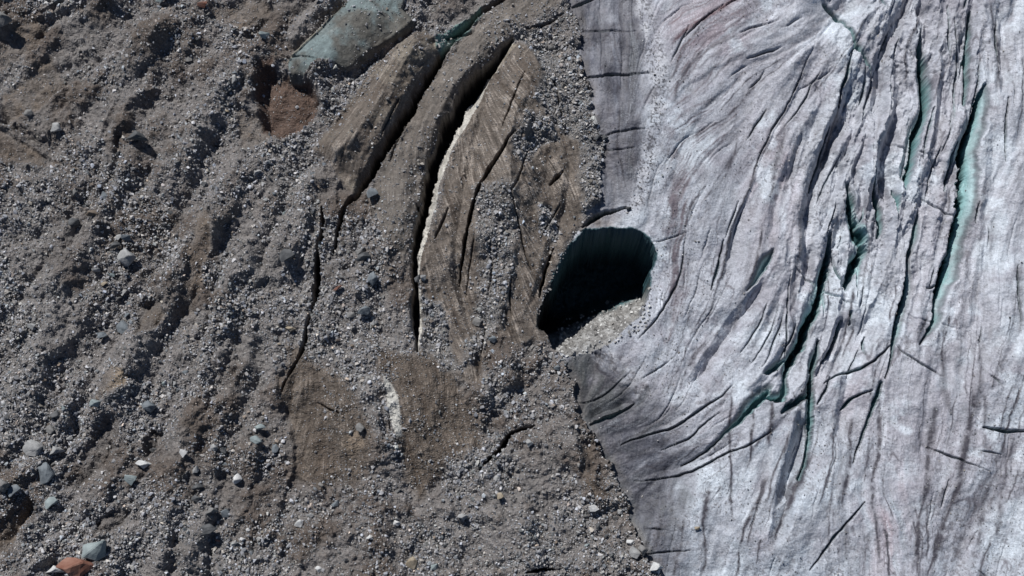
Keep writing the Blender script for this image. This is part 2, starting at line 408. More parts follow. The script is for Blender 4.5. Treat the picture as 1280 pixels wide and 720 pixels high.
# left border rim of slab A (thin lit lip)
# clean-ice side: big crevasses
carve([(1033,0,4),(1047,10,6),(1060,27,5),(1068,42,4),(1075,57,7),(1092,72,4),(1098,84,1)], 2.6, fr=4, dr=.6, cid=7)
carve([(1155,30,2),(1157,60,7),(1160,77,9),(1162,93,8),(1163,113,9),(1160,133,8),(1153,153,8),(1147,187,6),(1140,213,6),(1137,233,3)], 4.5, fl=8, dl=1.0, fr=4, dr=.8, cid=8)
carve([(1217,10,3),(1216,40,4),(1214,67,5),(1214,100,5),(1210,127,3)], 3.2, fl=3, dl=.5, cid=9)
carve([(1232,105,3),(1226,125,8),(1222,145,10),(1214,165,9),(1210,187,10),(1208,213,11),(1205,240,11),(1202,260,10),(1196,285,9),(1190,313,8),(1183,335,12),(1178,358,8),(1173,380,6),(1172,400,5),(1160,417,3),(1152,430,1.5)],
      5.5, fl=2, dl=.4, fr=16, dr=2.2, cid=10)
carve([(1044,285,3),(1041,310,8),(1037,335,11),(1031,360,9),(1024,383,11),(1014,400,13),(1007,425,11),(997,440,9),(988,458,8),(983,474,4)], 5.5, fl=10, dl=2.0, fr=3, dr=.6, cid=11)
carve([(1064,225,5),(1068,245,11),(1072,270,11),(1080,290,14),(1084,305,13),(1075,322,10),(1068,342,8),(1065,355,3)], 4.8, fl=6, dl=1.4, fr=5, dr=1.0, cid=12)
carve([(1100,205,3),(1102,230,5),(1106,255,8),(1108,275,7),(1104,290,3)], 4.2, fl=3, dl=.6, cid=13)
carve([(1124,230,3),(1127,245,7),(1126,262,3)], 2.8)
carve([(1152,258,2),(1149,285,4),(1143,305,5),(1138,318,5),(1137,345,5),(1133,370,7),(1126,395,7),(1120,418,6),(1117,432,3),(1113,455,2),(1108,472,1)], 4.2, fl=2, dl=.3, fr=8, dr=1.6, cid=14)
carve([(1057,395,3),(1050,418,5),(1042,436,4),(1030,450,2)], 2.2, fr=4, dr=.7)
carve([(1029,420,3),(1023,445,6),(1018,465,7),(1016,500,6),(1015,537,5),(1011,572,4),(1001,597,3)], 3.6, fl=8, dl=1.3, cid=15)
carve([(1018,490,4),(1003,497,8),(990,505,8),(978,516,3)], 2.8, fr=5, dr=.9, cid=16)
carve([(986,462,3),(984,485,7),(980,497,9),(968,498,10),(958,492,6)], 3.5, fl=5, dl=1.2, cid=16)
carve([(962,488,7),(950,500,9),(940,510,8),(928,524,6),(915,535,4),(900,550,3),(887,561,3),(870,572,2),(853,581,1)], 3.2, fl=10, dl=1.3, cid=17)
carve([(985,448,4),(975,455,7),(960,464,5)], 2.2, fl=5, dl=.9)
carve([(968,312,4),(962,325,8),(950,343,5),(935,362,2)], 2.0, fl=8, dl=1.4)
carve([(1103,478,5),(1097,497,6),(1090,517,4),(1073,560,2),(1067,577,1)], 2.4, fl=3, dl=.4, cid=18)
crack([(1092,486),(1080,491),(1067,495),(1058,505),(1053,512)], 4, 1.4)
crack([(1117,428),(1105,440),(1090,455),(1070,462),(1052,466),(1033,478)], 3, 1.2)
crack([(1085,418),(1082,430),(1084,442)], 4, 1.2)
crack([(1202,172),(1192,205),(1186,235)], 5, 1.8)
crack([(1102,200),(1100,222),(1104,240)], 5, 2)
crack([(1068,60),(1064,85),(1056,103),(1052,128)], 4, 1.3)
crack([(1088,75),(1088,100),(1083,118)], 3, 1.0)
crack([(793,505),(780,512),(763,520),(748,526),(737,531)], 5, 1.3)
crack([(917,480),(895,500),(873,513),(855,526),(833,538),(807,543),(790,549),(777,557)], 3, .8)
crack([(900,515),(880,530),(865,545),(850,553),(825,563)], 2.4, .7)
crack([(965,540),(940,555),(913,565),(870,587),(840,597),(793,602)], 2.6, .8)
crack([(863,688),(840,690),(807,693)], 2.4, .6)
crack([(833,663),(820,661),(807,662)], 2, .5)
crack([(1083,627),(1060,653),(1035,682),(1013,713)], 3, .8)
crack([(1160,558),(1180,565),(1200,573),(1237,588)], 2.6, .6)
crack([(1230,533),(1243,535),(1260,538),(1290,539)], 5, 1.2)
crack([(1186,600),(1182,620),(1178,634)], 2, .6)
crack([(1226,563),(1240,564),(1255,568)], 2, .5)
crack([(990,335),(984,390),(984,430),(985,453)], 2.4, .8)
crack([(720,40),(750,37),(795,38)], 1.9, .4); crack([(726,100),(757,92),(812,90)], 3, .8)
crack([(751,168),(775,163),(808,160)], 2.6, .7); crack([(750,188),(770,185),(795,184)], 2, .4)
crack([(716,8),(728,3),(745,-3)], 5, 1.5); crack([(925,39),(940,34),(975,22)], 2.2, .5)
crack([(957,87),(950,100),(937,110)], 2.4, .5)
crack([(857,290),(855,330),(843,362),(825,393),(812,410),(797,425)], 2.6, .7)
crack([(905,300),(897,335),(890,362)], 3.5, .9); crack([(908,297),(918,268),(924,250)], 2.4, .6)
crack([(815,304),(835,298),(857,290)], 2, .4)
crack([(862,30),(848,60),(838,78)], 2.2, .5); crack([(905,5),(870,30),(852,50)], 2.4, .6)
crack([(1227,250),(1224,262),(1221,276)], 3, .7); crack([(1162,357),(1170,356),(1176,352)], 3, .8)
crack([(1237,270),(1240,290),(1238,306)], 2, .4); crack([(1262,120),(1258,160),(1260,200)], 3, .8)
crack([(1250,20),(1246,60),(1252,82)], 4, 1.0); crack([(1190,0),(1187,40),(1192,70)], 3, 1.0)
crack([(1085,352),(1082,370),(1078,382)], 2.5, .6); crack([(1137,395),(1170,398),(1200,410)], 1.7, .3)
crack([(1069,385),(1069,400)], 5, 1.5); crack([(1046,312),(1052,335),(1062,352)], 4, 1.4)
crack([(720,505),(745,500),(770,480),(790,462)], 2.2, .5)
crack([(842,445),(822,462),(802,475)], 2, .4)
crack([(1170,130),(1162,160),(1156,195)], 3, .9); crack([(1195,20),(1202,60),(1200,110),(1196,150)], 3, .9)
crack([(1020,50),(1000,100),(980,140),(960,172),(936,233)], 2.0, .4)
crack([(1001,108),(1020,98),(1042,82)], 1.9, .4)
crack([(1042,150),(1030,190),(1018,230)], 3, 1.0); crack([(1058,180),(1040,215),(1026,250)], 2.5, .8)
crack([(1275,330),(1272,360),(1278,400)], 3, .7); crack([(960,375),(948,410),(925,440)], 2.2, .6)
crack([(975,380),(962,420),(940,452)], 2.2, .6)
# many hairline cracks following or crossing the flow
for k in range(130):
    x = random.uniform(740, 1340); y = random.uniform(-40, 760)
    i, j = int(x - U0), int(y - V0)
    if debris[j, i] > .1 or cave[j, i] > 0: continue
    pts = [(x, y)]; cross = random.random() < .12; sg = 1
    n = random.randint(4, 14)
    for _ in range(n):
        i, j = int(np.clip(x - U0, 0, SH[1] - 1)), int(np.clip(y - V0, 0, SH[0] - 1))
        fx, fy = float(FX[j, i]), float(FY[j, i])
        if cross: fx, fy = fy * .95 + fx * .4, -fx * .95 + fy * .4
        x += fx * 6 + random.uniform(-1, 1); y += fy * 6 + random.uniform(-1, 1); pts.append((x, y))
    if max(debris[int(np.clip(p[1]-V0,0,SH[0]-1)), int(np.clip(p[0]-U0,0,SH[1]-1))] for p in pts) > .1: continue
    near = 950 < pts[0][0] < 1240 and pts[0][1] < 480
    crack(pts, random.uniform(1.2, 3.4 if near else 1.9), random.uniform(.15, 1.1 if near else .28))

Hb = H.copy()
PRM = PROF.copy()
H = H + PROF
# thin lit lip above slab A
# the cave: steep walls, and a ramp of fallen ice that climbs to the lower right rim
win, d, _, s, _ = pdist([(765,283),(740,285),(722,293),(710,310),(698,333),(690,353),(682,373),(673,392),(673,407),(682,418),(690,432),(700,440)], 190, .35)
q = ((U - 700) * 0.36 + (V - 446) * 0.93)          # runs to the lower right
ramp = -0.1 - 8.5 * np.clip((-q - 1) / 44, 0, 1) ** .9 - 9 * ss(-q, 42, 90)
ramp = ramp + (N_c * .9 + N_b * .9 + N_d * .35) * ss(-q, -6, 14)
wall = ss(cave, .35, .95)
rim_in = 1 - wall
H_c = np.where(q > -30, H, 0) * ss(q, -40, -10) + ramp
H = H * (1 - wall) + H_c * wall
cave_b = cave > .4
# raised shoulder on the debris side of the cave
print('carved', time.time() - T0)

# ------------------------------------------------------------------ surface colours (what the surface is made of, plus shade painted into deep openings)
def mixc(c, col, m):
    m = np.clip(m, 0, 1)[..., None]
    return c * (1 - m) + np.array(col, np.float32) * m
ALB = np.zeros(SH + (3,), np.float32)
# clean ice
ic = np.ones(SH + (3,), np.float32) * np.array([.455, .485, .52], np.float32)
lowright = ss(V + (U - 1000) * .25, 430, 700)
ic = mixc(ic, (.46, .52, .565), lowright * .8)
def blob(x, y, rx, ry): return np.exp(-(((U - x) / rx) ** 2 + ((V - y) / ry) ** 2))
pink = blob(890, 25, 60, 60) * 1.1 + blob(965, 230, 40, 100) * .8 + blob(1110, 660, 60, 90) * .7 + blob(1180, 240, 60, 260) * .3 + blob(1060, 480, 50, 50) * .5 + blob(840, 560, 60, 60) * .35 + blob(1200, 540, 70, 100) * .3
ic = mixc(ic, (.30, .235, .255), pink * (.75 + .7 * N_b + .30 * L_mid))
ic = mixc(ic, (.29, .275, .30), np.clip(.26 + .55 * N_e + .25 * N_b, 0, .8))
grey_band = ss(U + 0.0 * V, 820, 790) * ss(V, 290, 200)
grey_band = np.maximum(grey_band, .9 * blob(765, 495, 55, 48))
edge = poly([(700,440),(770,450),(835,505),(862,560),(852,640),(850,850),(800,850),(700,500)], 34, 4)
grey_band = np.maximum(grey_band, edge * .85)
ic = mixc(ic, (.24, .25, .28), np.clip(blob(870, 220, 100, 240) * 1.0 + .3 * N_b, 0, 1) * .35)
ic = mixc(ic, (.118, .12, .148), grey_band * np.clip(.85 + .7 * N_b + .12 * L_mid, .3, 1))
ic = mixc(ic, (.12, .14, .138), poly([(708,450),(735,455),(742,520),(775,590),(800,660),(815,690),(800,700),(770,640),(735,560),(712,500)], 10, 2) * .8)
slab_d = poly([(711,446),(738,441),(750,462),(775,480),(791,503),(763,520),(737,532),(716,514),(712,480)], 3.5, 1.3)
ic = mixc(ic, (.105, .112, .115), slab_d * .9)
shard = poly([(738,440),(770,438),(800,455),(815,490),(795,504),(775,480),(750,462)], 3, 1)
ic = mixc(ic, (.42, .43, .45), shard * ss(N_c, -.2, .1)); ic = mixc(ic, (.16, .155, .165), shard * ss(-N_d, .05, .3))
# dirt in streaks along the flow
patchy = np.clip(.5 + 1.3 * fbm(U, V, 70, 911, 4, .6), 0, 1)
ic = mixc(ic, (.17, .15, .155), (ss(-L_mid, 1.0, 2.6) * .35 + ss(-L_fine2, .9, 2.6) * .30) * patchy + ss(-L_big, 1.0, 2.6) * .25 + ss(-N_b, .12, .5) * .25)
ic = mixc(ic, (.66, .70, .74), ss(L_mid + .6 * L_fine, 1.0, 2.8) * .5 + ss(N_b, .2, .6) * .25)
lines = np.maximum(ss(np.abs(L_fac - .2), .13, .03), .85 * ss(np.abs(L_mid + .4), .13, .02)) * ss(fbm(U, V, 50, 921, 4, .6) + .30 * smooth_zone, -.12, .22)
ic = mixc(ic, (.11, .10, .115), lines * (.75 - .25 * smooth_zone) * (1 - ss(blob(1270, 300, 60, 400), .2, 1) * .6))
ic = mixc(ic, (.27, .262, .29), ss(fbm(U, V, 34, 931, 5, .65), .02, .4) * .55)
ic = mixc(ic, (.60, .66, .70), ss(fbm(U, V, 46, 941, 5, .6), .08, .42) * .6 * (1 - grey_band))
ic *= (1 + .045 * L_fine + .20 * N_d + .035 * L_fine2 + .14 * N_c + (rng.random(SH, dtype=np.float32) - .5) * .30)[..., None]
peb = vn(U, V, 1.7, 990)
speck_zone = np.clip(.25 + 1.2 * fbm(U, V, 60, 811, 3) + .5 * lowright + .5 * blob(840, 380, 60, 130), 0, 1)
ic = mixc(ic, (.09, .085, .09), ss(peb, .80, .93) * speck_zone * .85); ic = mixc(ic, (.13, .12, .13), ss(fbm(U, V, 7, 991, 3, .7) + .35 * fbm(U, V, 40, 992, 3), .30, .48) * .5 * speck_zone)
# dirt bands traced from the place, one of them painted facet shade
DM = np.zeros(SH, np.float32)
def dirt(pts, w, a, col=(.07, .066, .078)):
    global ic, DM
    pts = smoothline([(p[0], p[1], 1) for p in pts], 2)
    win, d, _, s, arc = pdist(pts, w * 3 + 3, 1.0)
    L = arc.max(); e = ss(arc, 0, .12 * L) * ss(arc, L, .85 * L)
    m = np.exp(-(d / (w * .8 * (1 + 1.2 * N_b[win]))) ** 2) * e * np.clip(1.2 + 1.3 * N_c[win] + 1.2 * N_d[win], 0, 1.4) * a * 1.2
    full = np.zeros(SH, np.float32); full[win] = m
    ic = mixc(ic, col, full); DM = np.maximum(DM, full)
for p, w, a in [([(913,487),(914,560),(915,657)],1.8,.8),([(942,480),(943,547),(930,593)],1.8,.8),([(962,590),(943,637),(930,660),(923,693),(920,730)],3,.8),
  ([(887,600),(880,647),(882,693),(876,725)],7,.7),([(1020,560),(1000,597),(988,630),(975,660),(963,685)],3.5,.85),([(1067,517),(1062,577),(1056,613),(1055,640)],3,.7),
  ([(1102,507),(1100,567),(1092,600),(1094,640),(1103,715)],2.5,.75),([(1173,500),(1160,560),(1160,613),(1150,637),(1143,720)],4,.75),
  ([(1222,475),(1207,560),(1198,613),(1177,667),(1160,722)],4,.75),([(1233,490),(1230,540)],4,.5),([(1170,510),(1163,560)],5,.4),([(1198,570),(1200,620),(1180,660)],4,.35),
  ([(1240,600),(1228,640),(1222,690)],4,.5),([(1272,540),(1258,600),(1245,680)],3,.5),([(960,480),(966,520),(962,560)],3,.7),([(1060,650),(1058,700)],4,.4),
  ([(940,300),(932,360),(915,420)],3,.3),([(1020,50),(1000,100),(980,140),(960,172),(936,233),(922,270),(910,310),(900,352),(886,392),(870,427)],1.6,.8),
  ([(1067,67),(1056,110),(1046,160),(1030,205)],5,.55),([(985,150),(972,205),(962,250)],4,.5),([(1150,640),(1172,625),(1190,600)],3,.5),  # first band on this line paints shade along the ice facets
  ([(880,60),(855,90),(842,130)],2.5,.6),([(900,5),(870,38),(848,72),(838,110)],3,.55),([(925,38),(880,66),(846,100)],2,.5),([(905,60),(870,90)],2,.4),
  ([(935,140),(900,165),(868,190),(840,240)],2,.35),([(925,158),(918,195),(905,225),(890,240)],2.4,.55),([(1240,-10),(1252,60),(1246,120)],4,.5),
  ([(1184,430),(1180,480),(1188,520)],6,.4),([(1225,410),(1228,470),(1222,520)],5,.45),([(1275,320),(1276,420)],4,.4),([(1245,260),(1240,330)],3,.3),
  ([(1060,560),(1050,590),(1052,640)],5,.3),([(1010,240),(1000,320),(990,400)],4,.4),
  ([(740,255),(750,200),(765,140),(752,60),(758,0)],8,.25),([(776,130),(772,190),(783,240)],2,.6),([(765,20),(775,80),(785,120)],3,.4)]:
    dirt(p, w, a)
rd = random.Random(5)
for k in range(84):
    x = rd.uniform(840, 1320); y = rd.uniform(380, 700) if k < 62 else rd.uniform(0, 400)
    p_ = [(x, y)]
    for _ in range(rd.randint(5, 16)):
        i, j = int(np.clip(x - U0, 0, SH[1] - 1)), int(np.clip(y - V0, 0, SH[0] - 1))
        x += FX[j, i] * 8 + rd.uniform(-1.2, 1.2); y += FY[j, i] * 8; p_.append((float(x), float(y)))
    dirt(p_, rd.choice([.7, .9, 1.2, 1.8]), rd.uniform(.4, .95))
for k in range(44):          # dirt bands fanning out of the rubble seam
    y = 6 + k * 10 + rd.uniform(-6, 6); x = 832 + rd.uniform(-4, 12); p_ = [(x, y)]
    for _ in range(rd.randint(8, 22)):
        i, j = int(np.clip(x - U0, 0, SH[1] - 1)), int(np.clip(y - V0, 0, SH[0] - 1))
        x -= FX[j, i] * 7; y -= FY[j, i] * 7; p_.append((float(x), float(y)))
    dirt(p_[::-1], rd.choice([.7, .9, 1.3, 2.2]), rd.uniform(.35, .8), (.13, .11, .125) if k > 8 else (.15, .10, .11))
# rubble seam on the ice
seam_pts = smoothline([(803,-60,13),(803,0,13),(812,40,14),(824,82,15),(826,120,12),(818,165,12),(810,205,13),(800,240,12),(790,262,9)], 2)
win, d, w_, s_, a_ = pdist(seam_pts, 40, 1.2)
seam = np.zeros(SH, np.float32); seam[win] = ss(d, w_ * 1.25, w_ * .35)
ic = mixc(ic, (.50, .51, .53), seam * .8 * ss(N_c, -.3, .3)); ic = mixc(ic, (.09, .09, .10), seam * ss(peb, .6, .75) * .9)
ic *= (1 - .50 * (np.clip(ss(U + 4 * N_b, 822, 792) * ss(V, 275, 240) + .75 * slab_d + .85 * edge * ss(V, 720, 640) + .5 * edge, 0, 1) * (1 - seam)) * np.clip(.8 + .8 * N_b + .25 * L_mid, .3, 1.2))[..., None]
ic *= np.array([.935, .935, .965], np.float32)
w8, d8, _, s8, _ = pdist([(p[0], p[1], 1) for p in border], 60, 1.0)
bd = np.zeros(SH, np.float32); bd[w8] = ss(-s8, 16, 0) * (s8 <= 1)
ic = mixc(ic, (.13, .12, .115), bd * np.clip(.55 + 1.6 * N_c + 1.2 * N_b, 0, 1) * .75)
ic = mixc(ic, (.16, .14, .13), np.clip(blob(752, 278, 26, 12) * (.9 + N_c), 0, .9))
# teal ice on the walls of the openings, shade painted in deeper down
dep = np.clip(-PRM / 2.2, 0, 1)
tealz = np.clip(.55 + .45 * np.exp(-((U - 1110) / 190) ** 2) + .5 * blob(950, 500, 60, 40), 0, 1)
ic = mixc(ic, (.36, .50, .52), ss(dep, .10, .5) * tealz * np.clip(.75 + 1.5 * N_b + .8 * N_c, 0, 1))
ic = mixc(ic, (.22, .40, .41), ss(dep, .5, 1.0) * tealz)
ic = mixc(ic, (.03, .08, .09), ss(-PRM, 2.2, 3.6) * .9)  # crevasse depths painted near black for shade
ic = mixc(ic, (.07, .08, .09), ss(-PRM, .12, .5) * ss(-PRM, 1.2, .7) * (1 - .85 * tealz * crev_zone) * .85)  # dark fill painted into the shallow cracks
ic = mixc(ic, (.60, .66, .70), LITE * .8)

# debris
db = np.ones(SH + (3,), np.float32) * np.array([.180, .167, .161], np.float32)
brown = np.clip(.22 + 1.2 * N_e + .7 * N_b + .5 * N_c + .08 * L_big, 0, 1)
db = mixc(db, (.098, .079, .067), ss(brown, .1, .75) * .88)
db = mixc(db, (.175, .165, .16), np.clip(.1 + 1.1 * fbm(U, V, 55, 611, 4) , 0, .7))
db = mixc(db, (.135, .110, .090), mP * np.clip(.55 + .7 * N_c + .3 * N_b, 0, 1))
db = mixc(db, (.25, .20, .15), poly(brown_patches[3], 3, 1) * ss(U, 135, 160))
db = mixc(db, (.105, .072, .058), poly(brown_patches[5], 3, 1.3) * .9)
stri = L_fine2 * .5 + L_fine * .5
sl = np.ones(SH + (3,), np.float32) * np.array([.126, .106, .090], np.float32)
sl = mixc(sl, (.085, .066, .052), ss(-L_mid + 1.5 * N_c, .3, 2.0) * .7 + ss(N_b, .1, .5) * .4)
sl = mixc(sl, (.27, .235, .205), ss(L_mid * .3 + L_fine * 1.0 + .5 * L_fine2 + 2.0 * N_c + 1.2 * N_b, .7, 2.2) * .8)
sl = mixc(sl, (.050, .040, .034), ss(-L_fine - .5 * L_fine2 + 1.5 * N_c, .6, 2.2) * .8)
slC = mixc(db, (.14, .12, .10), .5 * np.ones(SH))
db = db * (1 - slab[..., None]) + sl * slab[..., None]
db = mixc(db, (.125, .112, .10), mC * .6); db = mixc(db, (.21, .185, .15), mB * np.clip(.25 + 1.3 * N_b, 0, .7))
db = mixc(db, (.098, .078, .062), np.clip(mE + mF, 0, 1) * .45)
db = mixc(db, (.24, .19, .145), poly([(432,548),(452,540),(455,560),(440,572),(430,566)], 5, 1.5) * .7)
teal_v = np.clip(1.0 + .5 * N_b, 0, 1)
db = mixc(db, (.150, .188, .190), mA * teal_v); db = mixc(db, (.10, .085, .07), mA * ss((V + (U - 400) * .75 - 62) / 60 - 1.3 * N_b - .6 * N_c, .1, .8) * .75)
db = mixc(db, (.085, .068, .055), mA * ss(V - 0.0 * U + (U - 400) * .75, 95, 125) * ss(N_c, -.3, .3) * .6)
# small teal lobes above the first crevasse
lobe = np.maximum(poly([(545,48),(560,38),(590,22),(600,10),(608,14),(596,30),(575,46),(560,52),(556,60),(546,62)], 2, .5),
                  poly([(548,66),(553,56),(565,48),(578,42),(590,40),(578,50),(568,58),(556,70)], 2, .5))
H += .5 * lobe
db = mixc(db, (.15, .25, .235), lobe * .85)
db = mixc(db, (.34, .38, .36), poly([(555,60),(562,50),(572,47),(566,53),(558,62)], 1.5, .4) * .8)
db *= (1 + .09 * L_fine * slab + .30 * N_d + .2 * N_c)[..., None]
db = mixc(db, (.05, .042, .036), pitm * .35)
# pale ice walls among the debris
white2 = poly([(480,470),(490,482),(498,497),(501,520),(503,546),(497,548),(489,528),(484,505)], 1.0, .25)
H += -0.0 * white2
db = mixc(db, (.44, .43, .40), white2)
db = mixc(db, (.50, .48, .44), LITE * np.clip(.95 + .5 * N_c, 0, 1))
db = mixc(db, (.30, .26, .20), poly([(612,88),(640,58),(646,62),(620,92),(600,112),(592,112)], 1.5, .5) * .6)
lipA = pdist(smoothline([(362,78,1),(375,66,1),(398,46,1),(420,22,1),(434,6,1)], 2), 6, .35)
t_ = np.zeros(SH, np.float32); t_[lipA[0]] = ss(lipA[1], 2.2, .8); H += .35 * t_; db = mixc(db, (.26, .23, .18), t_ * .8)
db = mixc(db, (.035, .028, .024), ss(-PRM, 1.2, 4.0) * .9 * (1 - LITE))  # depths of the debris-side crevasses painted black for shade
band2 = poly([(690,30),(712,25),(730,60),(735,120),(755,180),(752,240),(735,270),(728,240),(725,180),(715,120),(700,90),(685,60)], 12, 2)
db = mixc(db, (.19, .185, .18), gstrip * .6)
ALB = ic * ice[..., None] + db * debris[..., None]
# cave interior: walls coloured very dark to paint in the shade of the hole
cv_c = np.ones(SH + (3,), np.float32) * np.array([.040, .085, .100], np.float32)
cv_c = mixc(cv_c, (.012, .012, .013), ss(V - .0 * U + (700 - U) * .2, 335, 372) * .9)  # lower left painted black as the deepest shade
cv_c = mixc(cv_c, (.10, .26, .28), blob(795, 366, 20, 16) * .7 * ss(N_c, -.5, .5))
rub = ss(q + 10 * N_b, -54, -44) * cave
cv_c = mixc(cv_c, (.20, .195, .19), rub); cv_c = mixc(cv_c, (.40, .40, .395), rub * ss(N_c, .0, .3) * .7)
cvm = np.maximum(cave, ragged(poly(cave_rim, 6.0, 0.6, 2.4), .65 * N_c + .15 * N_d, .36, .60) * ss(q, -34, -42))  # dark wall colour grown past the rim so the painted shade starts there
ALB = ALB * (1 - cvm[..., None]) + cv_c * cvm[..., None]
ALB = np.clip(ALB, .006, .8)

# ------------------------------------------------------------------ terrain mesh
def spread(a, b, lo, hi):
    """positions: every cell from a to b, wider and wider steps out to lo and hi"""
    mid = list(range(a, b + 1)); r = []; x = b; st = 1.0
    while x < hi: st = min(st * 1.12, 60); x += max(1, int(st)); r.append(x)
    l = []; x = a; st = 1.0
    while x > lo: st = min(st * 1.12, 60); x -= max(1, int(st)); l.append(x)
    return np.array(l[::-1] + mid + r)
gu = spread(-70, 1350, -3300, 4600); gv = spread(-60, 780, -2600, 3200)
def refl(i, n):
    p = 2 * (n - 1); i = np.mod(i, p); return np.where(i >= n, p - i, i)
iu = refl(gu - U0, SH[1]); iv = refl(gv - V0, SH[0])
gh = H[np.ix_(iv, iu)]; gb = base[np.ix_(iv, iu)]
GU, GV = np.meshgrid(gu.astype(float), gv.astype(float))
far = np.maximum.reduce([-GU - 60, GU - 1340, -GV - 60, GV - 780, 0 * GU]); damp = 1.0 / (1 + far / 500)
gx, gy, gz = ground(GU, GV, gb * damp)
gz = gz + gh * (.3 + .7 * damp)
gc = ALB[np.ix_(iv, iu)]
XYZ = np.stack([gx, gy, gz], -1)
ny, nx = gx.shape
print('grid', nx, ny)
# which body of the setting a cell belongs to
RID = np.where(debris > .5, 1, 2).astype(np.int16)
RID[(mB > .5)] = 21; RID[(mC > .5) & (debris > .5)] = 22; RID[(mD > .5) & (debris > .5)] = 23; RID[mA > .5] = 20
CREV[(H * 0 + PRM) > -.5] = 0
RID = np.where(CREV > 0, 100 + CREV, RID)
RID[cave_b] = 3
gr = RID[np.ix_(iv, iu)]
inner = (GU > -140) & (GU < 1430) & (GV > -110) & (GV < 830)
gr = np.where(inner, gr, np.where(GU < 760, 1, 2))
fr_ = gr[:-1, :-1].ravel()
idx = (np.arange(ny - 1)[:, None] * nx + np.arange(nx - 1)[None, :]).ravel()
quads = np.stack([idx, idx + nx, idx + nx + 1, idx + 1], -1)       # v runs down the map, so this winds upward

def build_mesh(name, verts, faces, colors, mat, smooth=True, fcount=4):
    me = bpy.data.meshes.new(name)
    nf = len(faces)
    me.vertices.add(len(verts)); me.vertices.foreach_set('co', verts.astype(np.float32).ravel())
    me.loops.add(nf * fcount); me.loops.foreach_set('vertex_index', faces.astype(np.int32).ravel())
    me.polygons.add(nf); me.polygons.foreach_set('loop_start', (np.arange(nf) * fcount).astype(np.int32))
    me.update(calc_edges=True)
    me.polygons.foreach_set('use_smooth', np.full(nf, smooth))
    if colors is not None:
        ca = me.attributes.new('tone', 'FLOAT_COLOR', 'POINT')
        c4 = np.ones((len(verts), 4), np.float32); c4[:, :3] = colors; ca.data.foreach_set('color', c4.ravel())
    me.materials.append(mat); me.update()
    return me

# ------------------------------------------------------------------ materials
def ground_mat(name, rough, grain, bump, nscale, spec=.3, sp2=0.0):
    m = bpy.data.materials.new(name); m.use_nodes = True; nt = m.node_tree; N = nt.nodes; L = nt.links
    b = N['Principled BSDF']; b.inputs['Roughness'].default_value = rough; b.inputs['Specular IOR Level'].default_value = spec
    at = N.new('ShaderNodeAttribute'); at.attribute_name = 'tone'
    geo = N.new('ShaderNodeNewGeometry')
    n1 = N.new('ShaderNodeTexNoise'); n1.inputs['Scale'].default_value = nscale; n1.inputs['Detail'].default_value = 6; n1.inputs['Roughness'].default_value = .7
    L.new(geo.outputs['Position'], n1.inputs['Vector'])
    mr = N.new('ShaderNodeMapRange'); mr.inputs['From Min'].default_value = .3; mr.inputs['From Max'].default_value = .7
    mr.inputs['To Min'].default_value = 1 - grain; mr.inputs['To Max'].default_value = 1 + grain
    L.new(n1.outputs['Fac'], mr.inputs['Value'])
    vm = N.new('ShaderNodeVectorMath'); vm.operation = 'SCALE'; L.new(at.outputs['Color'], vm.inputs[0]); L.new(mr.outputs['Result'], vm.inputs['Scale'])
    L.new(vm.outputs['Vector'], b.inputs['Base Color'])
    n2 = N.new('ShaderNodeTexVoronoi') if sp2 else N.new('ShaderNodeTexNoise')
    n2.inputs['Scale'].default_value = nscale * 1.6
    L.new(geo.outputs['Position'], n2.inputs['Vector'])
    bp = N.new('ShaderNodeBump'); bp.inputs['Strength'].default_value = bump; bp.inputs['Distance'].default_value = .12
    L.new(n2.outputs['Distance' if sp2 else 'Fac'], bp.inputs['Height']); L.new(bp.outputs['Normal'], b.inputs['Normal'])
    return m
M_deb = ground_mat('debris_ground', .95, .45, .9, 3.2, .15, 1)
M_slab = ground_mat('dirty_ice', .8, .3, .5, 3.0, .3)
M_ice = ground_mat('glacier_ice', .62, .16, .45, 3.0, .35)
M_cave = ground_mat('cave_ice', .5, .4, .5, 2.0, .3)
M_crev = ground_mat('crevasse_ice', .45, .15, .3, 2.0, .4)

def struct(name, rid, mat, label):
    sel = np.isin(fr_, rid)
    if not sel.any(): return None
    q = quads[sel]; used, inv = np.unique(q, return_inverse=True)
    me = build_mesh(name, XYZ.reshape(-1, 3)[used], inv.reshape(-1, 4), gc.reshape(-1, 3)[used], mat)
    o = bpy.data.objects.new(name, me); COL.objects.link(o); o['kind'] = 'structure'; o['label'] = label
    return o
struct('debris_slope', [1], M_deb, 'grey brown slope of stones and silt covering the left half of the glacier')
struct('glacier_surface', [2], M_ice, 'pale clean glacier ice streaked with grey and mauve dirt on the right half')
struct('cave_opening', [3], M_cave, 'black mouth of the meltwater cave with teal inner walls')
struct('exposed_ice', [20], M_slab, 'smooth teal slab of bare ice at the top edge of the debris slope')
struct('dirty_ice_ridge', [21], M_slab, 'brown ice ridge between the teal slab and the first black crevasse')
struct('dirty_ice_ridge', [22], M_slab, 'narrow stony ice ridge between the two long black crevasses')
struct('dirty_ice_ridge', [23], M_slab, 'broad fluted brown ice ridge between white walled crevasse and cave')
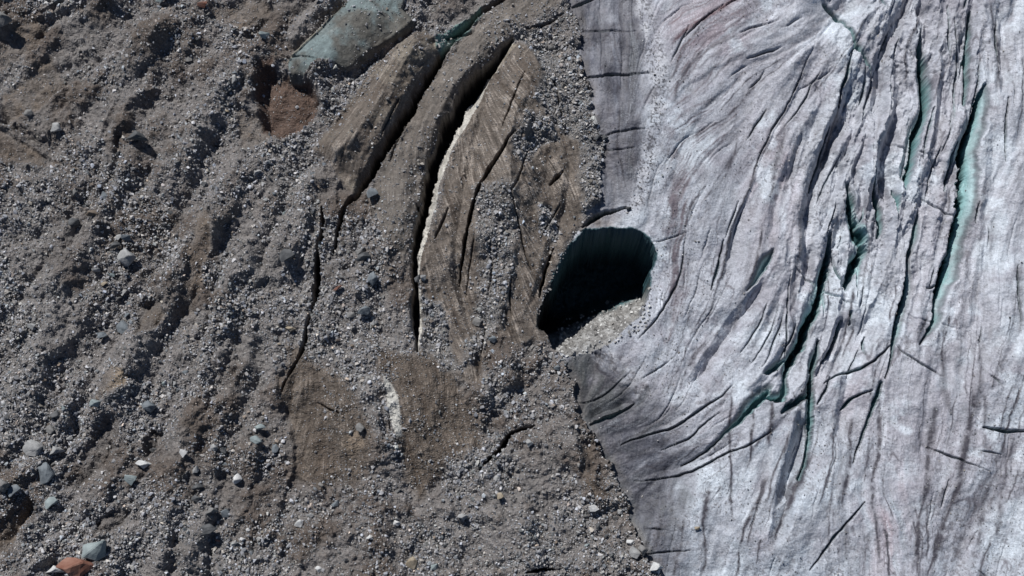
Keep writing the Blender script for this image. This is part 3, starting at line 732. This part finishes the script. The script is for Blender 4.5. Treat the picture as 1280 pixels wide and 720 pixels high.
cl = {1:'black crevasse running below the brown ice ridge at upper left',2:'longest black crevasse with a white ice wall along it',3:'thin broken crevasse through stones left of the long crevasse',
 4:'short slot below the end of the upper black crevasse',5:'curved dark crack arching above the cave mouth',6:'short forked crack in the debris below the cave',
 7:'short slanting crevasse at the top edge of the clean ice',8:'dark jagged crevasse under the white crest in the upper ice',9:'narrow crevasse reaching down from the top edge of the ice',
 10:'long teal walled crevasse furthest to the right',11:'wide dark crevasse with teal left wall in the middle of the broken ice',12:'broad dark hollow among the twisted ice blocks',
 13:'small dark slot right of the broad dark hollow',14:'slim straight crevasse between the hollow and the long teal crevasse',15:'thin crevasse along the edge of the long grey ice facet',
 16:'short teal crevasse joining the middle crevasse from the left',17:'diagonal teal crevasse sweeping down left across the lower ice',18:'short tapering crevasse above the dirt streaks in the lower ice'}
for k in range(1, 19): struct('crevasse', [100 + k], M_slab if k in (1,2,3,4,6) else M_crev, cl[k])
print('terrain', time.time() - T0)

# ------------------------------------------------------------------ stones
def hull_rock(seed, n=14, sub=0, rough=.0, angular=.5):
    rd = random.Random(seed); bm = bmesh.new()
    for _ in range(n):
        v = Vector((rd.gauss(0, 1), rd.gauss(0, 1), rd.gauss(0, 1))).normalized() * rd.uniform(1 - angular * .4, 1)
        bm.verts.new((v.x, v.y * rd.uniform(.75, 1), v.z * .85))
    r = bmesh.ops.convex_hull(bm, input=bm.verts)
    bmesh.ops.delete(bm, geom=[g for g in bm.verts if not g.link_faces], context='VERTS')
    if sub:
        bmesh.ops.bevel(bm, geom=list(bm.edges), offset=.05, segments=1, affect='EDGES', profile=.5, clamp_overlap=True)
        bmesh.ops.triangulate(bm, faces=bm.faces)
        bmesh.ops.subdivide_edges(bm, edges=bm.edges, cuts=sub, use_grid_fill=True)
        off = Vector((seed * 3.1, seed * 1.7, 0))
        for v in bm.verts:
            v.co += v.co.normalized() * (mnoise.fractal(v.co * 1.6 + off, 1, 2, 4) * rough)
    bmesh.ops.recalc_face_normals(bm, faces=bm.faces)
    bmesh.ops.triangulate(bm, faces=bm.faces)
    return bm
protos = []
for k in range(20):
    bm = hull_rock(100 + k, random.Random(k).choice([9, 10, 12]))
    bm.verts.ensure_lookup_table()
    protos.append((np.array([v.co[:] for v in bm.verts]), np.array([[v.index for v in f.verts] for f in bm.faces]))); bm.free()

def samp(A_, u, v):
    i = np.clip(np.round(u - U0).astype(int), 0, SH[1] - 1); j = np.clip(np.round(v - V0).astype(int), 0, SH[0] - 1)
    return A_[j, i]
def place(u, v):
    """world position of the surface at the map place (u, v)"""
    x, y, z = ground(u, v, samp(base, u, v)); return x, y, z + samp(H, u, v)
def rotm(n):
    q = rng.normal(size=(n, 4)); q /= np.linalg.norm(q, axis=1)[:, None]; w, x, y, z = q.T
    return np.stack([np.stack([1-2*(y*y+z*z), 2*(x*y-z*w), 2*(x*z+y*w)], -1), np.stack([2*(x*y+z*w), 1-2*(x*x+z*z), 2*(y*z-x*w)], -1), np.stack([2*(x*z-y*w), 2*(y*z+x*w), 1-2*(x*x+y*y)], -1)], 1)

M_stone = ground_mat('loose_stone', .9, .25, .0, 5.0, .2)
def scatter(name, u, v, r, cols, label, sink=.45, cat=None):
    x, y, z = place(u, v); n = len(u); kind = rng.integers(0, len(protos), n); Rm = rotm(n)
    an = rng.uniform(.6, 1.15, (n, 3)); VV = []; FF = []; CC = []; base_i = 0
    for k, (pv, pf) in enumerate(protos):
        s = np.nonzero(kind == k)[0]
        if not len(s): continue
        P = np.einsum('nij,pj->npi', Rm[s], pv) if False else np.einsum('nij,npj->npi', Rm[s], pv[None] * an[s][:, None, :])
        P = P * r[s][:, None, None] * .1 * np.array([1, 1, .8]) + np.stack([x[s], y[s], z[s] + r[s] * .1 * sink], -1)[:, None, :]
        VV.append(P.reshape(-1, 3)); m = len(pv)
        FF.append((pf[None] + (np.arange(len(s)) * m)[:, None, None] + base_i).reshape(-1, 3)); base_i += len(s) * m
        CC.append(np.repeat(cols[s], m, axis=0))
    me = build_mesh(name, np.concatenate(VV), np.concatenate(FF), np.concatenate(CC), M_stone, False, 3)
    o = bpy.data.objects.new(name, me); COL.objects.link(o); o['kind'] = 'stuff'; o['label'] = label; o['category'] = cat or 'gravel'
    return o

def stone_cols(n, u=None):
    g = np.clip(rng.lognormal(math.log(.265), .45, n), .06, .55)
    tint = rng.normal(0, 1, n)
    c = np.stack([g * (1.0 + .03 * tint), g * .985, g * (1.0 - .05 * tint)], -1)
    k = rng.random(n)
    c[k < .04] = c[k < .04] * np.array([1.12, .98, .86])
    c[(k > .05) & (k < .15)] *= np.array([.94, 1.01, 1.03])
    c[k > .975] = np.array([.42, .41, .39])
    return c
# density
stony = debris * (1 - cave)
stony = stony * np.clip(.55 + 1.5 * fbm(U, V, 48, 711, 4, .6) - .45 * brown + .25, .10, 1.3)
stony *= (1 - .85 * np.maximum(mP, np.maximum(mB, np.maximum(mA, mD * .95)))) * (1 - .72 * mE) * (1 - .65 * mF) * (1 - .55 * mC)
stony *= (1 - .8 * pitm)
for p, a in [([(355,172),(392,140),(430,105),(470,72),(480,85),(440,130),(400,175),(380,190)], 1.2), ([(120,330),(150,290),(175,270),(180,310),(160,370),(140,420),(110,430)], 1.0),
             ([(640,40),(690,40),(735,120),(758,180),(752,240),(725,250),(722,180),(700,110),(660,60)], 1.2), ([(440,330),(480,330),(475,400),(500,480),(470,480),(450,400)], .8),
             ([(660,430),(710,448),(715,500),(700,520),(660,470)], .9), ([(690,560),(800,700),(780,720),(690,640)], .8), ([(150,0),(320,0),(320,160),(180,170)], .35), ([(0,500),(110,530),(80,640),(0,640)], .5)]:
    stony = np.maximum(stony, stony + a * .6 * poly(p, 12, 2) * (debris > .5) * (1 - .8 * mD) * (1 - cave))
pr = -np.clip(PRM, -1.5, 0) / 1.5
stony *= (1 - pr)
stony = np.maximum(stony, 1.35 * gstrip * (debris > .5) * (1 - cave)); stony[CREV > 0] = 0; stony *= (1 - .9 * white2) * (1 - LITE); stony = np.clip(stony, 0, 1.6)
def draw(dens, n, lo_u=-75, hi_u=1355, lo_v=-65, hi_v=785):
    m = int(n * 8); u = rng.uniform(lo_u, hi_u, m); v = rng.uniform(lo_v, hi_v, m)
    k = rng.random(m) * 1.6 < samp(dens, u, v); u, v = u[k][:n], v[k][:n]; return u, v
u1, v1 = draw(stony, 90000)
r1 = np.clip(.85 * (1 - rng.random(len(u1))) ** (-1 / 2.9), .8, 3.6)
big = samp(stony, u1, v1) > .9; r1[big] *= 1.15
scatter('gravel', u1, v1, r1, stone_cols(len(u1)), 'loose grey stones and gravel strewn over the debris slope')
u6, v6 = draw(np.clip(stony - .4, 0, 1.6) * 1.6 * np.clip(.4 + 2.5 * fbm(U, V, 26, 4711, 3, .6), .05, 1.4), 15000)
scatter('cobbles', u6, v6, np.clip(1.65 * (1 - rng.random(len(u6))) ** (-1 / 4.5), 1.6, 4.0), stone_cols(len(u6)) * .95, 'angular grey cobbles lying in drifts over the debris slope')
# fine chips that also cover slabs and brown patches thinly
u2, v2 = draw(np.clip(debris * (1 - cave) * (1 - pr) * (1 - .97 * mA) * (1 - white2), 0, 1) * (CREV == 0), 26000)
scatter('stone_chips', u2, v2, rng.uniform(.45, .95, len(u2)), stone_cols(len(u2)) * .95, 'fine stone chips lying on brown silt and dirty ice')
# pale stones along the border with the clean ice, and the seam
bl = np.zeros(SH, np.float32)
w3, d3, _, s3, _ = pdist([(p[0], p[1], 1) for p in border], 40, 1.0)
bl[w3] = np.where(s3 > -1, np.exp(-((s3 - 3) / 7.0) ** 2), .55 * np.exp(s3 / 4.5) * np.clip(.6 + 2 * N_b[w3], 0, 1)) * (1 - ss(d3, 24, 34)); bl *= (1 - cave); bl = np.maximum(bl, band2 * .55 * (debris > .5) * (1 - cave))
u3, v3 = draw(np.clip(bl * 1.6 * np.clip(.7 + 1.5 * N_b, .1, 1), 0, 1.6), 5200)
scatter('edge_rubble', u3, v3, np.clip(1.0 * (1 - rng.random(len(u3))) ** (-1 / 2.8), .8, 3.4), np.clip(stone_cols(len(u3)) * 1.5, .05, .5), 'pale stones along the edge of the debris against the ice')
u4, v4 = draw(seam * np.clip(.7 + 1.6 * N_c, 0, 1.3) * ice * 1.2 + .22 * ice * blob(835, 240, 26, 70) * (1 - cave), 8000)
scatter('seam_rubble', u4, v4, np.clip(.75 * (1 - rng.random(len(u4))) ** (-1 / 3), .7, 2.6), np.clip(stone_cols(len(u4)) * rng.choice([.45, 1.0, 1.9], len(u4))[:, None], .04, .6), 'narrow seam of small stones running down the clean ice')
dens5 = np.zeros(SH, np.float32)
dens5 = (DM * 1.6 + speck_zone * .5 + .6 * ss(-L_mid, .8, 2.2) * lowright + .8 * blob(840, 370, 50, 110)) * ice * (1 - cave) * (CREV == 0)
u5, v5 = draw(dens5, 14000)
scatter('ice_pebbles', u5, v5, np.clip(.48 * (1 - rng.random(len(u5))) ** (-1 / 3.4), .48, 1.8), stone_cols(len(u5)) * .7, 'dark pebbles dotted over the clean glacier ice')
print('gravel', time.time() - T0)

# ------------------------------------------------------------------ boulders: each one a thing
def rock_mat(name, c1, c2, sc=1.2, rough=.85):
    m = bpy.data.materials.new(name); m.use_nodes = True; nt = m.node_tree; N = nt.nodes; L = nt.links
    b = N['Principled BSDF']; b.inputs['Roughness'].default_value = rough; b.inputs['Specular IOR Level'].default_value = .25
    tc = N.new('ShaderNodeTexCoord'); n1 = N.new('ShaderNodeTexNoise'); n1.inputs['Scale'].default_value = sc; n1.inputs['Detail'].default_value = 8; n1.inputs['Roughness'].default_value = .65
    oi = N.new('ShaderNodeObjectInfo'); ad = N.new('ShaderNodeVectorMath'); ad.operation = 'ADD'
    L.new(tc.outputs['Object'], ad.inputs[0]); L.new(oi.outputs['Random'], ad.inputs[1]); L.new(ad.outputs['Vector'], n1.inputs['Vector'])
    cr = N.new('ShaderNodeValToRGB'); cr.color_ramp.elements[0].position = .35; cr.color_ramp.elements[1].position = .65
    cr.color_ramp.elements[0].color = (*c1, 1); cr.color_ramp.elements[1].color = (*c2, 1)
    L.new(n1.outputs['Fac'], cr.inputs['Fac']); L.new(cr.outputs['Color'], b.inputs['Base Color'])
    n2 = N.new('ShaderNodeTexNoise'); n2.inputs['Scale'].default_value = 6; n2.inputs['Detail'].default_value = 5
    L.new(ad.outputs['Vector'], n2.inputs['Vector'])
    bp = N.new('ShaderNodeBump'); bp.inputs['Strength'].default_value = .5; bp.inputs['Distance'].default_value = .08
    L.new(n2.outputs['Fac'], bp.inputs['Height']); L.new(bp.outputs['Normal'], b.inputs['Normal'])
    return m
RM = {'dark grey': rock_mat('dark_grey_rock', (.055,.058,.062), (.12,.122,.125)), 'grey': rock_mat('grey_rock', (.12,.118,.115), (.22,.215,.21)),
      'pale grey': rock_mat('pale_grey_rock', (.22,.22,.22), (.36,.36,.355)), 'blue grey': rock_mat('blue_grey_rock', (.10,.115,.128), (.19,.21,.225)),
      'pale teal': rock_mat('pale_teal_rock', (.17,.20,.205), (.29,.335,.335)), 'rust red': rock_mat('rust_red_rock', (.17,.075,.052), (.30,.17,.13)),
      'white': rock_mat('white_rock', (.38,.38,.38), (.60,.60,.59)), 'brown': rock_mat('brown_rock', (.10,.078,.062), (.19,.155,.125)), 'tan': rock_mat('tan_rock', (.22,.18,.13), (.36,.31,.24))}
rock_me = []
for k in range(14):
    bm = hull_rock(500 + k, 11, 2, .10, .7); me = bpy.data.meshes.new('boulder_%d' % k); bm.to_mesh(me); bm.free()
    me.materials.append(RM['grey']); rock_me.append(me)
GR = 'boulders and rocks scattered over the debris slope'
def rock(name, u, v, rx, ry, col, label, cat='rock', group=GR, me=None, rot=None, sink=.3, mats=RM, flat=.75):
    x, y, z = [float(a) for a in place(np.array([u]), np.array([v]))] if False else [float(np.ravel(a)[0]) for a in place(np.array([float(u)]), np.array([float(v)]))]
    o = bpy.data.objects.new(name, me or random.choice(rock_me)); COL.objects.link(o)
    rz = (rx + ry) * .05 * flat
    o.scale = (rx * .1, ry * .1, rz); o.location = (x, y, z + rz * sink)
    o.rotation_euler = rot or (random.uniform(-.5, .5), random.uniform(-.5, .5), random.uniform(-.5, .5))
    o.material_slots[0].link = 'OBJECT'; o.material_slots[0].material = mats[col]
    o['label'] = label; o['category'] = cat; o['group'] = group
    return o
named = [
 (162,326,13,12,'pale grey','large rounded pale grey boulder on a trail of stones in the left slope'),
 (177,182,14,12,'dark grey','large dark grey boulder alone on gravel in the upper left slope'),
 (211,1,15,11,'pale teal','pale teal boulder cut by the top edge of the photo'),
 (126,686,18,15,'pale teal','big pale teal boulder touching the rust red one at the bottom'),
 (97,708,22,18,'rust red','big rust red boulder at the bottom edge of the photo'),
 (68,714,13,8,'white','flat whitish rock at the left foot of the rust red boulder'),
 (61,594,11,15,'blue grey','tall blue grey boulder at the left rim of the long brown pit'),
 (69,630,9,9,'pale teal','pale teal rock just below the tall blue grey boulder'),
 (11,609,9,9,'grey','rounded grey rock near the left edge, left one of a touching pair'),
 (24,615,9,9,'blue grey','rounded blue grey rock, right one of a touching pair near the left edge'),
 (47,562,13,11,'pale grey','wide cracked pale grey boulder above the tall blue grey one'),
 (72,566,10,9,'pale grey','pale grey boulder between the cracked boulder and the brown pit'),
 (73,522,10,9,'dark grey','dark grey boulder above left of the long brown pit'),
 (66,538,6,6,'grey','small grey rock right under the dark boulder above the pit'),
 (122,506,9,6,'pale teal','flat teal rock at the lower tip of the tan bare patch'),
 (186,508,10,8,'blue grey','blue grey slab of rock above the narrow shaded hollow'),
 (180,580,10,6,'white','bright angular whitish rock below the narrow shaded hollow'),
 (166,600,9,8,'pale teal','teal rock just below the bright angular whitish one'),
 (299,603,7,9,'white','smooth egg shaped white rock alone on gravel'),
 (250,612,8,6,'dark grey','dark rock with a lit top left of the egg shaped white rock'),
 (249,625,8,5,'dark grey','flat dark rock directly under the dark rock with lit top'),
 (268,641,8,7,'grey','grey rock, left of two side by side below the egg shaped rock'),
 (284,643,6,6,'blue grey','blue grey rock, right of two side by side below the egg shaped rock'),
 (263,663,11,7,'dark grey','wide dark grey rock below the two side by side rocks'),
 (235,569,6,6,'white','small round white rock with a dark centre on grey silt'),
 (249,588,5,5,'pale grey','small pale rock between the round white rock and dark rock'),
 (272,562,5,5,'pale grey','pale rock, left of two small ones right of the round white rock'),
 (282,566,5,5,'dark grey','dark rock, right of two small ones right of the round white rock'),
 (361,326,10,12,'dark grey','dark grey boulder with a black shadow left of the thin crevasse'),
 (456,328,11,8,'dark grey','angular dark grey boulder between the thin and the long crevasse'),
 (453,316,8,6,'grey','angular grey rock resting against the top of the angular dark boulder'),
 (467,352,7,10,'blue grey','pointed blue grey boulder below the angular dark boulder'),
 (466,246,8,9,'blue grey','blue grey boulder at the lower end of the upper black crevasse'),
 (431,260,9,11,'dark grey','dark boulder wedged in the top of the short slot'),
 (398,305,9,6,'pale teal','flat grey teal rock bridging the thin crevasse'),
 (387,392,5,7,'grey','upright grey rock at the narrowing of the thin crevasse'),
 (457,392,8,7,'blue grey','blue grey rock in the stone trail between the two crevasses'),
 (440,396,8,5,'grey','wide grey rock left of the rock in the stone trail'),
 (523,349,5,6,'dark grey','dark rock plugging the foot of the white ice wall'),
 (530,348,4,6,'pale grey','pale rock beside the dark rock plugging the white wall'),
 (425,363,7,4,'rust red','flat reddish brown rock right of the thin crevasse'),
 (490,340,4,4,'brown','small brown rock left of the foot of the white wall'),
 (8,33,16,10,'grey','wide grey boulder at the upper left edge with a black hollow beneath'),
 (141,1,14,9,'dark grey','dark rounded boulder cut by the top edge'),
 (72,2,10,7,'blue grey','blue grey rock at the top edge left of the dark boulder'),
 (13,3,8,6,'blue grey','blue grey rock in the top left corner'),
 (256,11,8,5,'rust red','reddish rock right of the pale teal boulder at the top'),
 (39,145,8,6,'grey','grey rock alone on silt above the shaded step'),
 (74,165,8,8,'pale grey','pale grey rock below and right of the rock alone on silt'),
 (155,410,9,9,'blue grey','blue grey rock casting a black shadow above the tan patch'),
 (149,313,8,6,'dark grey','dark grey rock touching the upper left of the large rounded boulder'),
 (164,301,7,7,'blue grey','bluish rock just above the large rounded boulder'),
 (154,302,5,5,'pale grey','light rock next to the bluish rock above the large rounded boulder'),
 (125,340,6,4,'pale grey','pale rock left of the large rounded boulder'),
 (123,277,9,6,'brown','brownish grey rock above left of the large rounded boulder'),
 (96,281,10,7,'dark grey','long dark rock left of the brownish grey rock'),
 (134,358,5,3,'tan','pinkish tan rock below left of the large rounded boulder'),
 (148,374,6,5,'grey','grey rock in the tight stone cluster under the large boulder'),
 (155,366,5,5,'pale grey','pale rock in the tight stone cluster under the large boulder'),
 (128,420,8,5,'blue grey','bluish flat rock in the stone trail above the tan patch'),
 (45,411,8,5,'pale grey','pale flat rock alone left of the stone trail'),
 (190,562,5,4,'dark grey','small dark rock at the foot of the narrow shaded hollow'),
 (452,536,6,6,'grey','grey rock at the lower right corner of the stones by the brown face'),
 (374,655,5,6,'white','small white rock right of the long scarp at the bottom'),
 (495,654,6,4,'white','low whitish rock in the lower middle of the debris'),
 (514,704,7,9,'tan','pale tan pointed rock at the bottom middle'),
 (544,708,6,5,'pale teal','small teal rock right of the tan pointed rock'),
 (514,657,4,3,'pale grey','pale chip right of the low whitish rock'),
 (464,674,5,5,'white','white rock between the white rock and the tan pointed rock'),
 (399,711,5,5,'white','whitish rock at the bottom edge right of the long scarp'),
 (578,646,7,5,'pale grey','pale grey flat rock above right of the tan pointed rock'),
 (621,599,6,5,'pale grey','grey rock right of the lower end of the forked crack'),
 (661,554,5,6,'pale grey','pale rock below the upper end of the forked crack'),
 (625,622,5,5,'tan','tan rock below the grey rock by the forked crack'),
 (793,691,7,8,'pale grey','pale rounded rock at the debris edge near the bottom'),
 (802,687,6,8,'grey','grey rock jutting onto the ice at the debris edge'),
 (787,678,6,5,'white','white rock above the pale rounded rock at the debris edge'),
 (818,711,9,9,'white','largest white rock at the tip of the debris near the bottom'),
 (741,637,6,5,'white','white rock alone between two brown gullies in the debris'),
 (597,403,6,6,'grey','grey rock below the lower tip of the fluted brown ridge'),
 (616,427,5,5,'blue grey','bluish rock below right of the fluted brown ridge tip'),
 (756,172,5,5,'dark grey','dark rock at the debris edge beside the third cross crack'),
 (748,172,6,6,'dark grey','very dark rock tucked behind the dark edge rock'),
 (786,260,4,4,'dark grey','black rock at the right end of the arching crack'),
 (872,660,4,3,'tan','tan pebble on the clean ice beside the brown streak'),
 (736,115,4,5,'white','bright white rock at the debris edge below the second cross crack'),
 (327,538,8,6,'pale teal','dark teal rock half in shade left of the brown face'),
 (325,553,8,5,'pale teal','pale teal flat rock below the dark teal rock'),
 (345,562,6,7,'blue grey','bluish split rock left of the brown face'),
 (334,50,8,6,'pale teal','pale teal rock in the gravel left of the teal ice slab'),
 (402,3,9,8,'white','white rock at the top edge left of the teal ice slab'),
]
rk = random.Random(99)
for (u, v, rx, ry, c, lab) in named:
    assert 4 <= len(lab.split()) <= 16, lab
    rock('boulder' if max(rx, ry) > 8.5 else 'rock', u, v, rx * 1.22, ry * 1.22, c, lab, 'boulder' if max(rx, ry) > 8.5 else 'rock', me=rock_me[rk.randrange(14)], rot=(rk.uniform(-.25, .25), rk.uniform(-.25, .25), rk.uniform(-.3, .3)), sink=.62, flat=.9)
lm = [('the large rounded boulder',162,326),('the lone dark boulder',177,182),('the rust red boulder',97,708),('the tall blue grey boulder',61,594),('the egg shaped white rock',299,603),
      ('the tan bare patch',142,478),('the thin broken crevasse',396,345),('the angular dark boulder',456,328),('the white ice wall',530,290),('the teal ice slab',420,60),
      ('the brown pit',110,570),('the cave mouth',700,400),('the forked crack',630,556),('the brown ice ridge',480,140),('the fluted brown ridge',620,250),('the upper left brown slab',28,50),
      ('the pale teal top boulder',211,2),('the shaded silt step',40,185),('the white wall stub',494,520),('the tan pointed rock',514,704),('the long scarp',360,590),('the brown face',420,540),
      ('the red brown hollow',360,125),('the rocks at the debris tip',810,695),('the dark boulder by the crevasse',361,326),('the narrow shaded hollow',192,550),('the third cross crack',760,165),('the wide brown gully',240,330)]
pts = [(n[0], n[1]) for n in named]; used_l = {}
n_need = 300 - len(named); tries = 0; extra = []
cl_seed = [(130,370),(160,350),(145,400),(180,90),(240,60),(200,130),(70,550),(40,590),(20,560),(90,500),(250,640),(280,680),(460,400),(450,380),(470,440),(440,350),(700,90),(735,140),(745,200),(720,60),
           (680,440),(700,470),(730,670),(720,650),(390,240),(370,270),(410,230),(270,240),(255,260),(320,300),(340,230),(290,110),(260,140),(60,440),(30,480),(210,470),(215,500),(120,230),(90,60),(560,20),(760,640),(780,660)]
while len(extra) < n_need and tries < 20000:
    tries += 1
    if random.random() < .62:
        cx_, cy_ = random.choice(cl_seed); u = random.gauss(cx_, 17); v = random.gauss(cy_, 20)
    else: u = random.uniform(4, 820); v = random.uniform(4, 716)
    if not (3 < u < 1277 and 3 < v < 717): continue
    i, j = int(u - U0), int(v - V0)
    if debris[j, i] < .6 or stony[j, i] < .45 or cave[j, i] > 0 or PRM[j, i] < -.4: continue
    r = min(3.1 * (1 - random.random()) ** (-1 / 3.6), 6.2)
    if any((u - a) ** 2 + (v - b) ** 2 < (r + 4.5) ** 2 for a, b in pts): continue
    pts.append((u, v)); extra.append((u, v, r))
cnt = {}; recs = []
for (u, v, r) in extra:
    c = random.choices(['dark grey','grey','pale grey','blue grey','pale teal','brown','white','tan','rust red'], [14, 30, 24, 18, 4, 4, 4, 1.5, .6])[0]
    L_, lx, ly = min(lm, key=lambda q: (q[1] - u) ** 2 + (q[2] - v) ** 2)
    dx, dy = u - lx, v - ly
    side = ('right of' if dx > 0 else 'left of') if abs(dx) > 1.7 * abs(dy) else (('below' if dy > 0 else 'above') if abs(dy) > 1.7 * abs(dx) else ('below right of' if dx > 0 else 'below left of') if dy > 0 else ('above right of' if dx > 0 else 'above left of'))
    sz = 'small' if r < 3.6 else 'middling' if r < 4.6 else 'large'
    sh = random.choice(['round', 'long', 'squat', 'upright'])
    recs.append([u, v, r, c, sz, sh, side, L_, dx * dx + dy * dy])
from collections import defaultdict
gp = defaultdict(list)
for q in recs: gp[(q[4], q[3], q[6], q[7])].append(q)
ordw = ['nearest', 'second nearest', 'third nearest', 'fourth nearest', 'fifth nearest', 'sixth nearest', 'seventh nearest']
shp = {'round': (1, 1), 'long': (1.3, .8), 'squat': (1.15, .9), 'upright': (.85, 1.2)}
for key, lst in gp.items():
    lst.sort(key=lambda q: q[8])
    for n_, q in enumerate(lst):
        u, v, r, c, sz, sh, side, L_, _ = q
        lab = '%s %s rock %s %s' % (sz, c, side, L_) if len(lst) == 1 else '%s %s rock, %s such %s %s' % (sz, c, ordw[min(n_, 6)].replace(' nearest', '-nearest'), side, L_)
        a, b = shp[sh]
        rock('rock', u, v, r * a, r * b, c, lab)
# ------------------------------------------------------------------ fallen ice blocks on the ramp of the cave
IM = {'ice': rock_mat('fallen_ice', (.42,.42,.41), (.68,.675,.66), 2.0, .6), 'dirty': rock_mat('dirty_fallen_ice', (.22,.21,.20), (.42,.41,.39), 2.0, .7), 'stone': RM['grey']}
blocks = []
t = 0
while len(blocks) < 230 and t < 20000:
    t += 1
    u = random.uniform(700, 812); v = random.uniform(345, 455)
    qv = (u - 700) * .36 + (v - 446) * .93
    if not (-50 < qv < 8) and not (random.random() < .10 and -66 < qv <= -50): continue
    i, j = int(u - U0), int(v - V0)
    if debris[j, i] > .5 and cave[j, i] < .5: continue
    if cave[j, i] < .5 and random.random() < .6: continue
    r = random.uniform(1.6, 2.9) * (1 + 1.0 * random.random() ** 2.5)
    if any((u - a) ** 2 + (v - b) ** 2 < (r * .75 + s_ * .75) ** 2 for a, b, s_ in blocks): continue
    blocks.append((u, v, r))
for k, (u, v, r) in enumerate(blocks):
    c = random.choices(['ice', 'dirty', 'stone'], [2.4, 1.3, .9])[0]
    o = rock('rock' if c == 'stone' else 'ice_block', u, v, r * random.uniform(.8, 1.2), r * random.uniform(.7, 1.1), c, {'ice': 'whitish block of fallen ice in the heap inside the cave mouth', 'dirty': 'dirty grey block of fallen ice in the heap inside the cave mouth', 'stone': 'grey stone lying among the fallen ice in the cave mouth'}[c],
         'rock' if c == 'stone' else 'ice block', 'fallen blocks heaped in the cave mouth', mats=IM, sink=.45, rot=(random.uniform(-1, 1), random.uniform(-1, 1), random.uniform(-3, 3)), flat=.9)
# ------------------------------------------------------------------ light
world = bpy.data.worlds.new('World'); scn.world = world; world.use_nodes = True
wn = world.node_tree; bg = wn.nodes['Background']; sky = wn.nodes.new('ShaderNodeTexSky'); sky.sky_type = 'NISHITA'; sky.sun_disc = False
EL, AZ = 49.0, -33.0       # azimuth measured from +y (picture up) towards +x
sky.sun_elevation = R(EL); sky.sun_rotation = R(AZ); sky.altitude = 2500; sky.dust_density = .6
wn.links.new(sky.outputs['Color'], bg.inputs['Color']); bg.inputs['Strength'].default_value = .058
sd = bpy.data.lights.new('sun', 'SUN'); sd.energy = 4.5; sd.angle = R(.55); sd.color = (1, .982, .955)
so = bpy.data.objects.new('sun', sd); COL.objects.link(so)
dirv = Vector((math.sin(R(AZ)) * math.cos(R(EL)), math.cos(R(AZ)) * math.cos(R(EL)), math.sin(R(EL))))
so.rotation_euler = dirv.to_track_quat('Z', 'Y').to_euler()
vs_ = scn.view_settings; vs_.view_transform = 'Standard'; vs_.look = 'None'; vs_.exposure = 0.0; vs_.gamma = 1
print('done', time.time() - T0, len(extra), len(blocks))
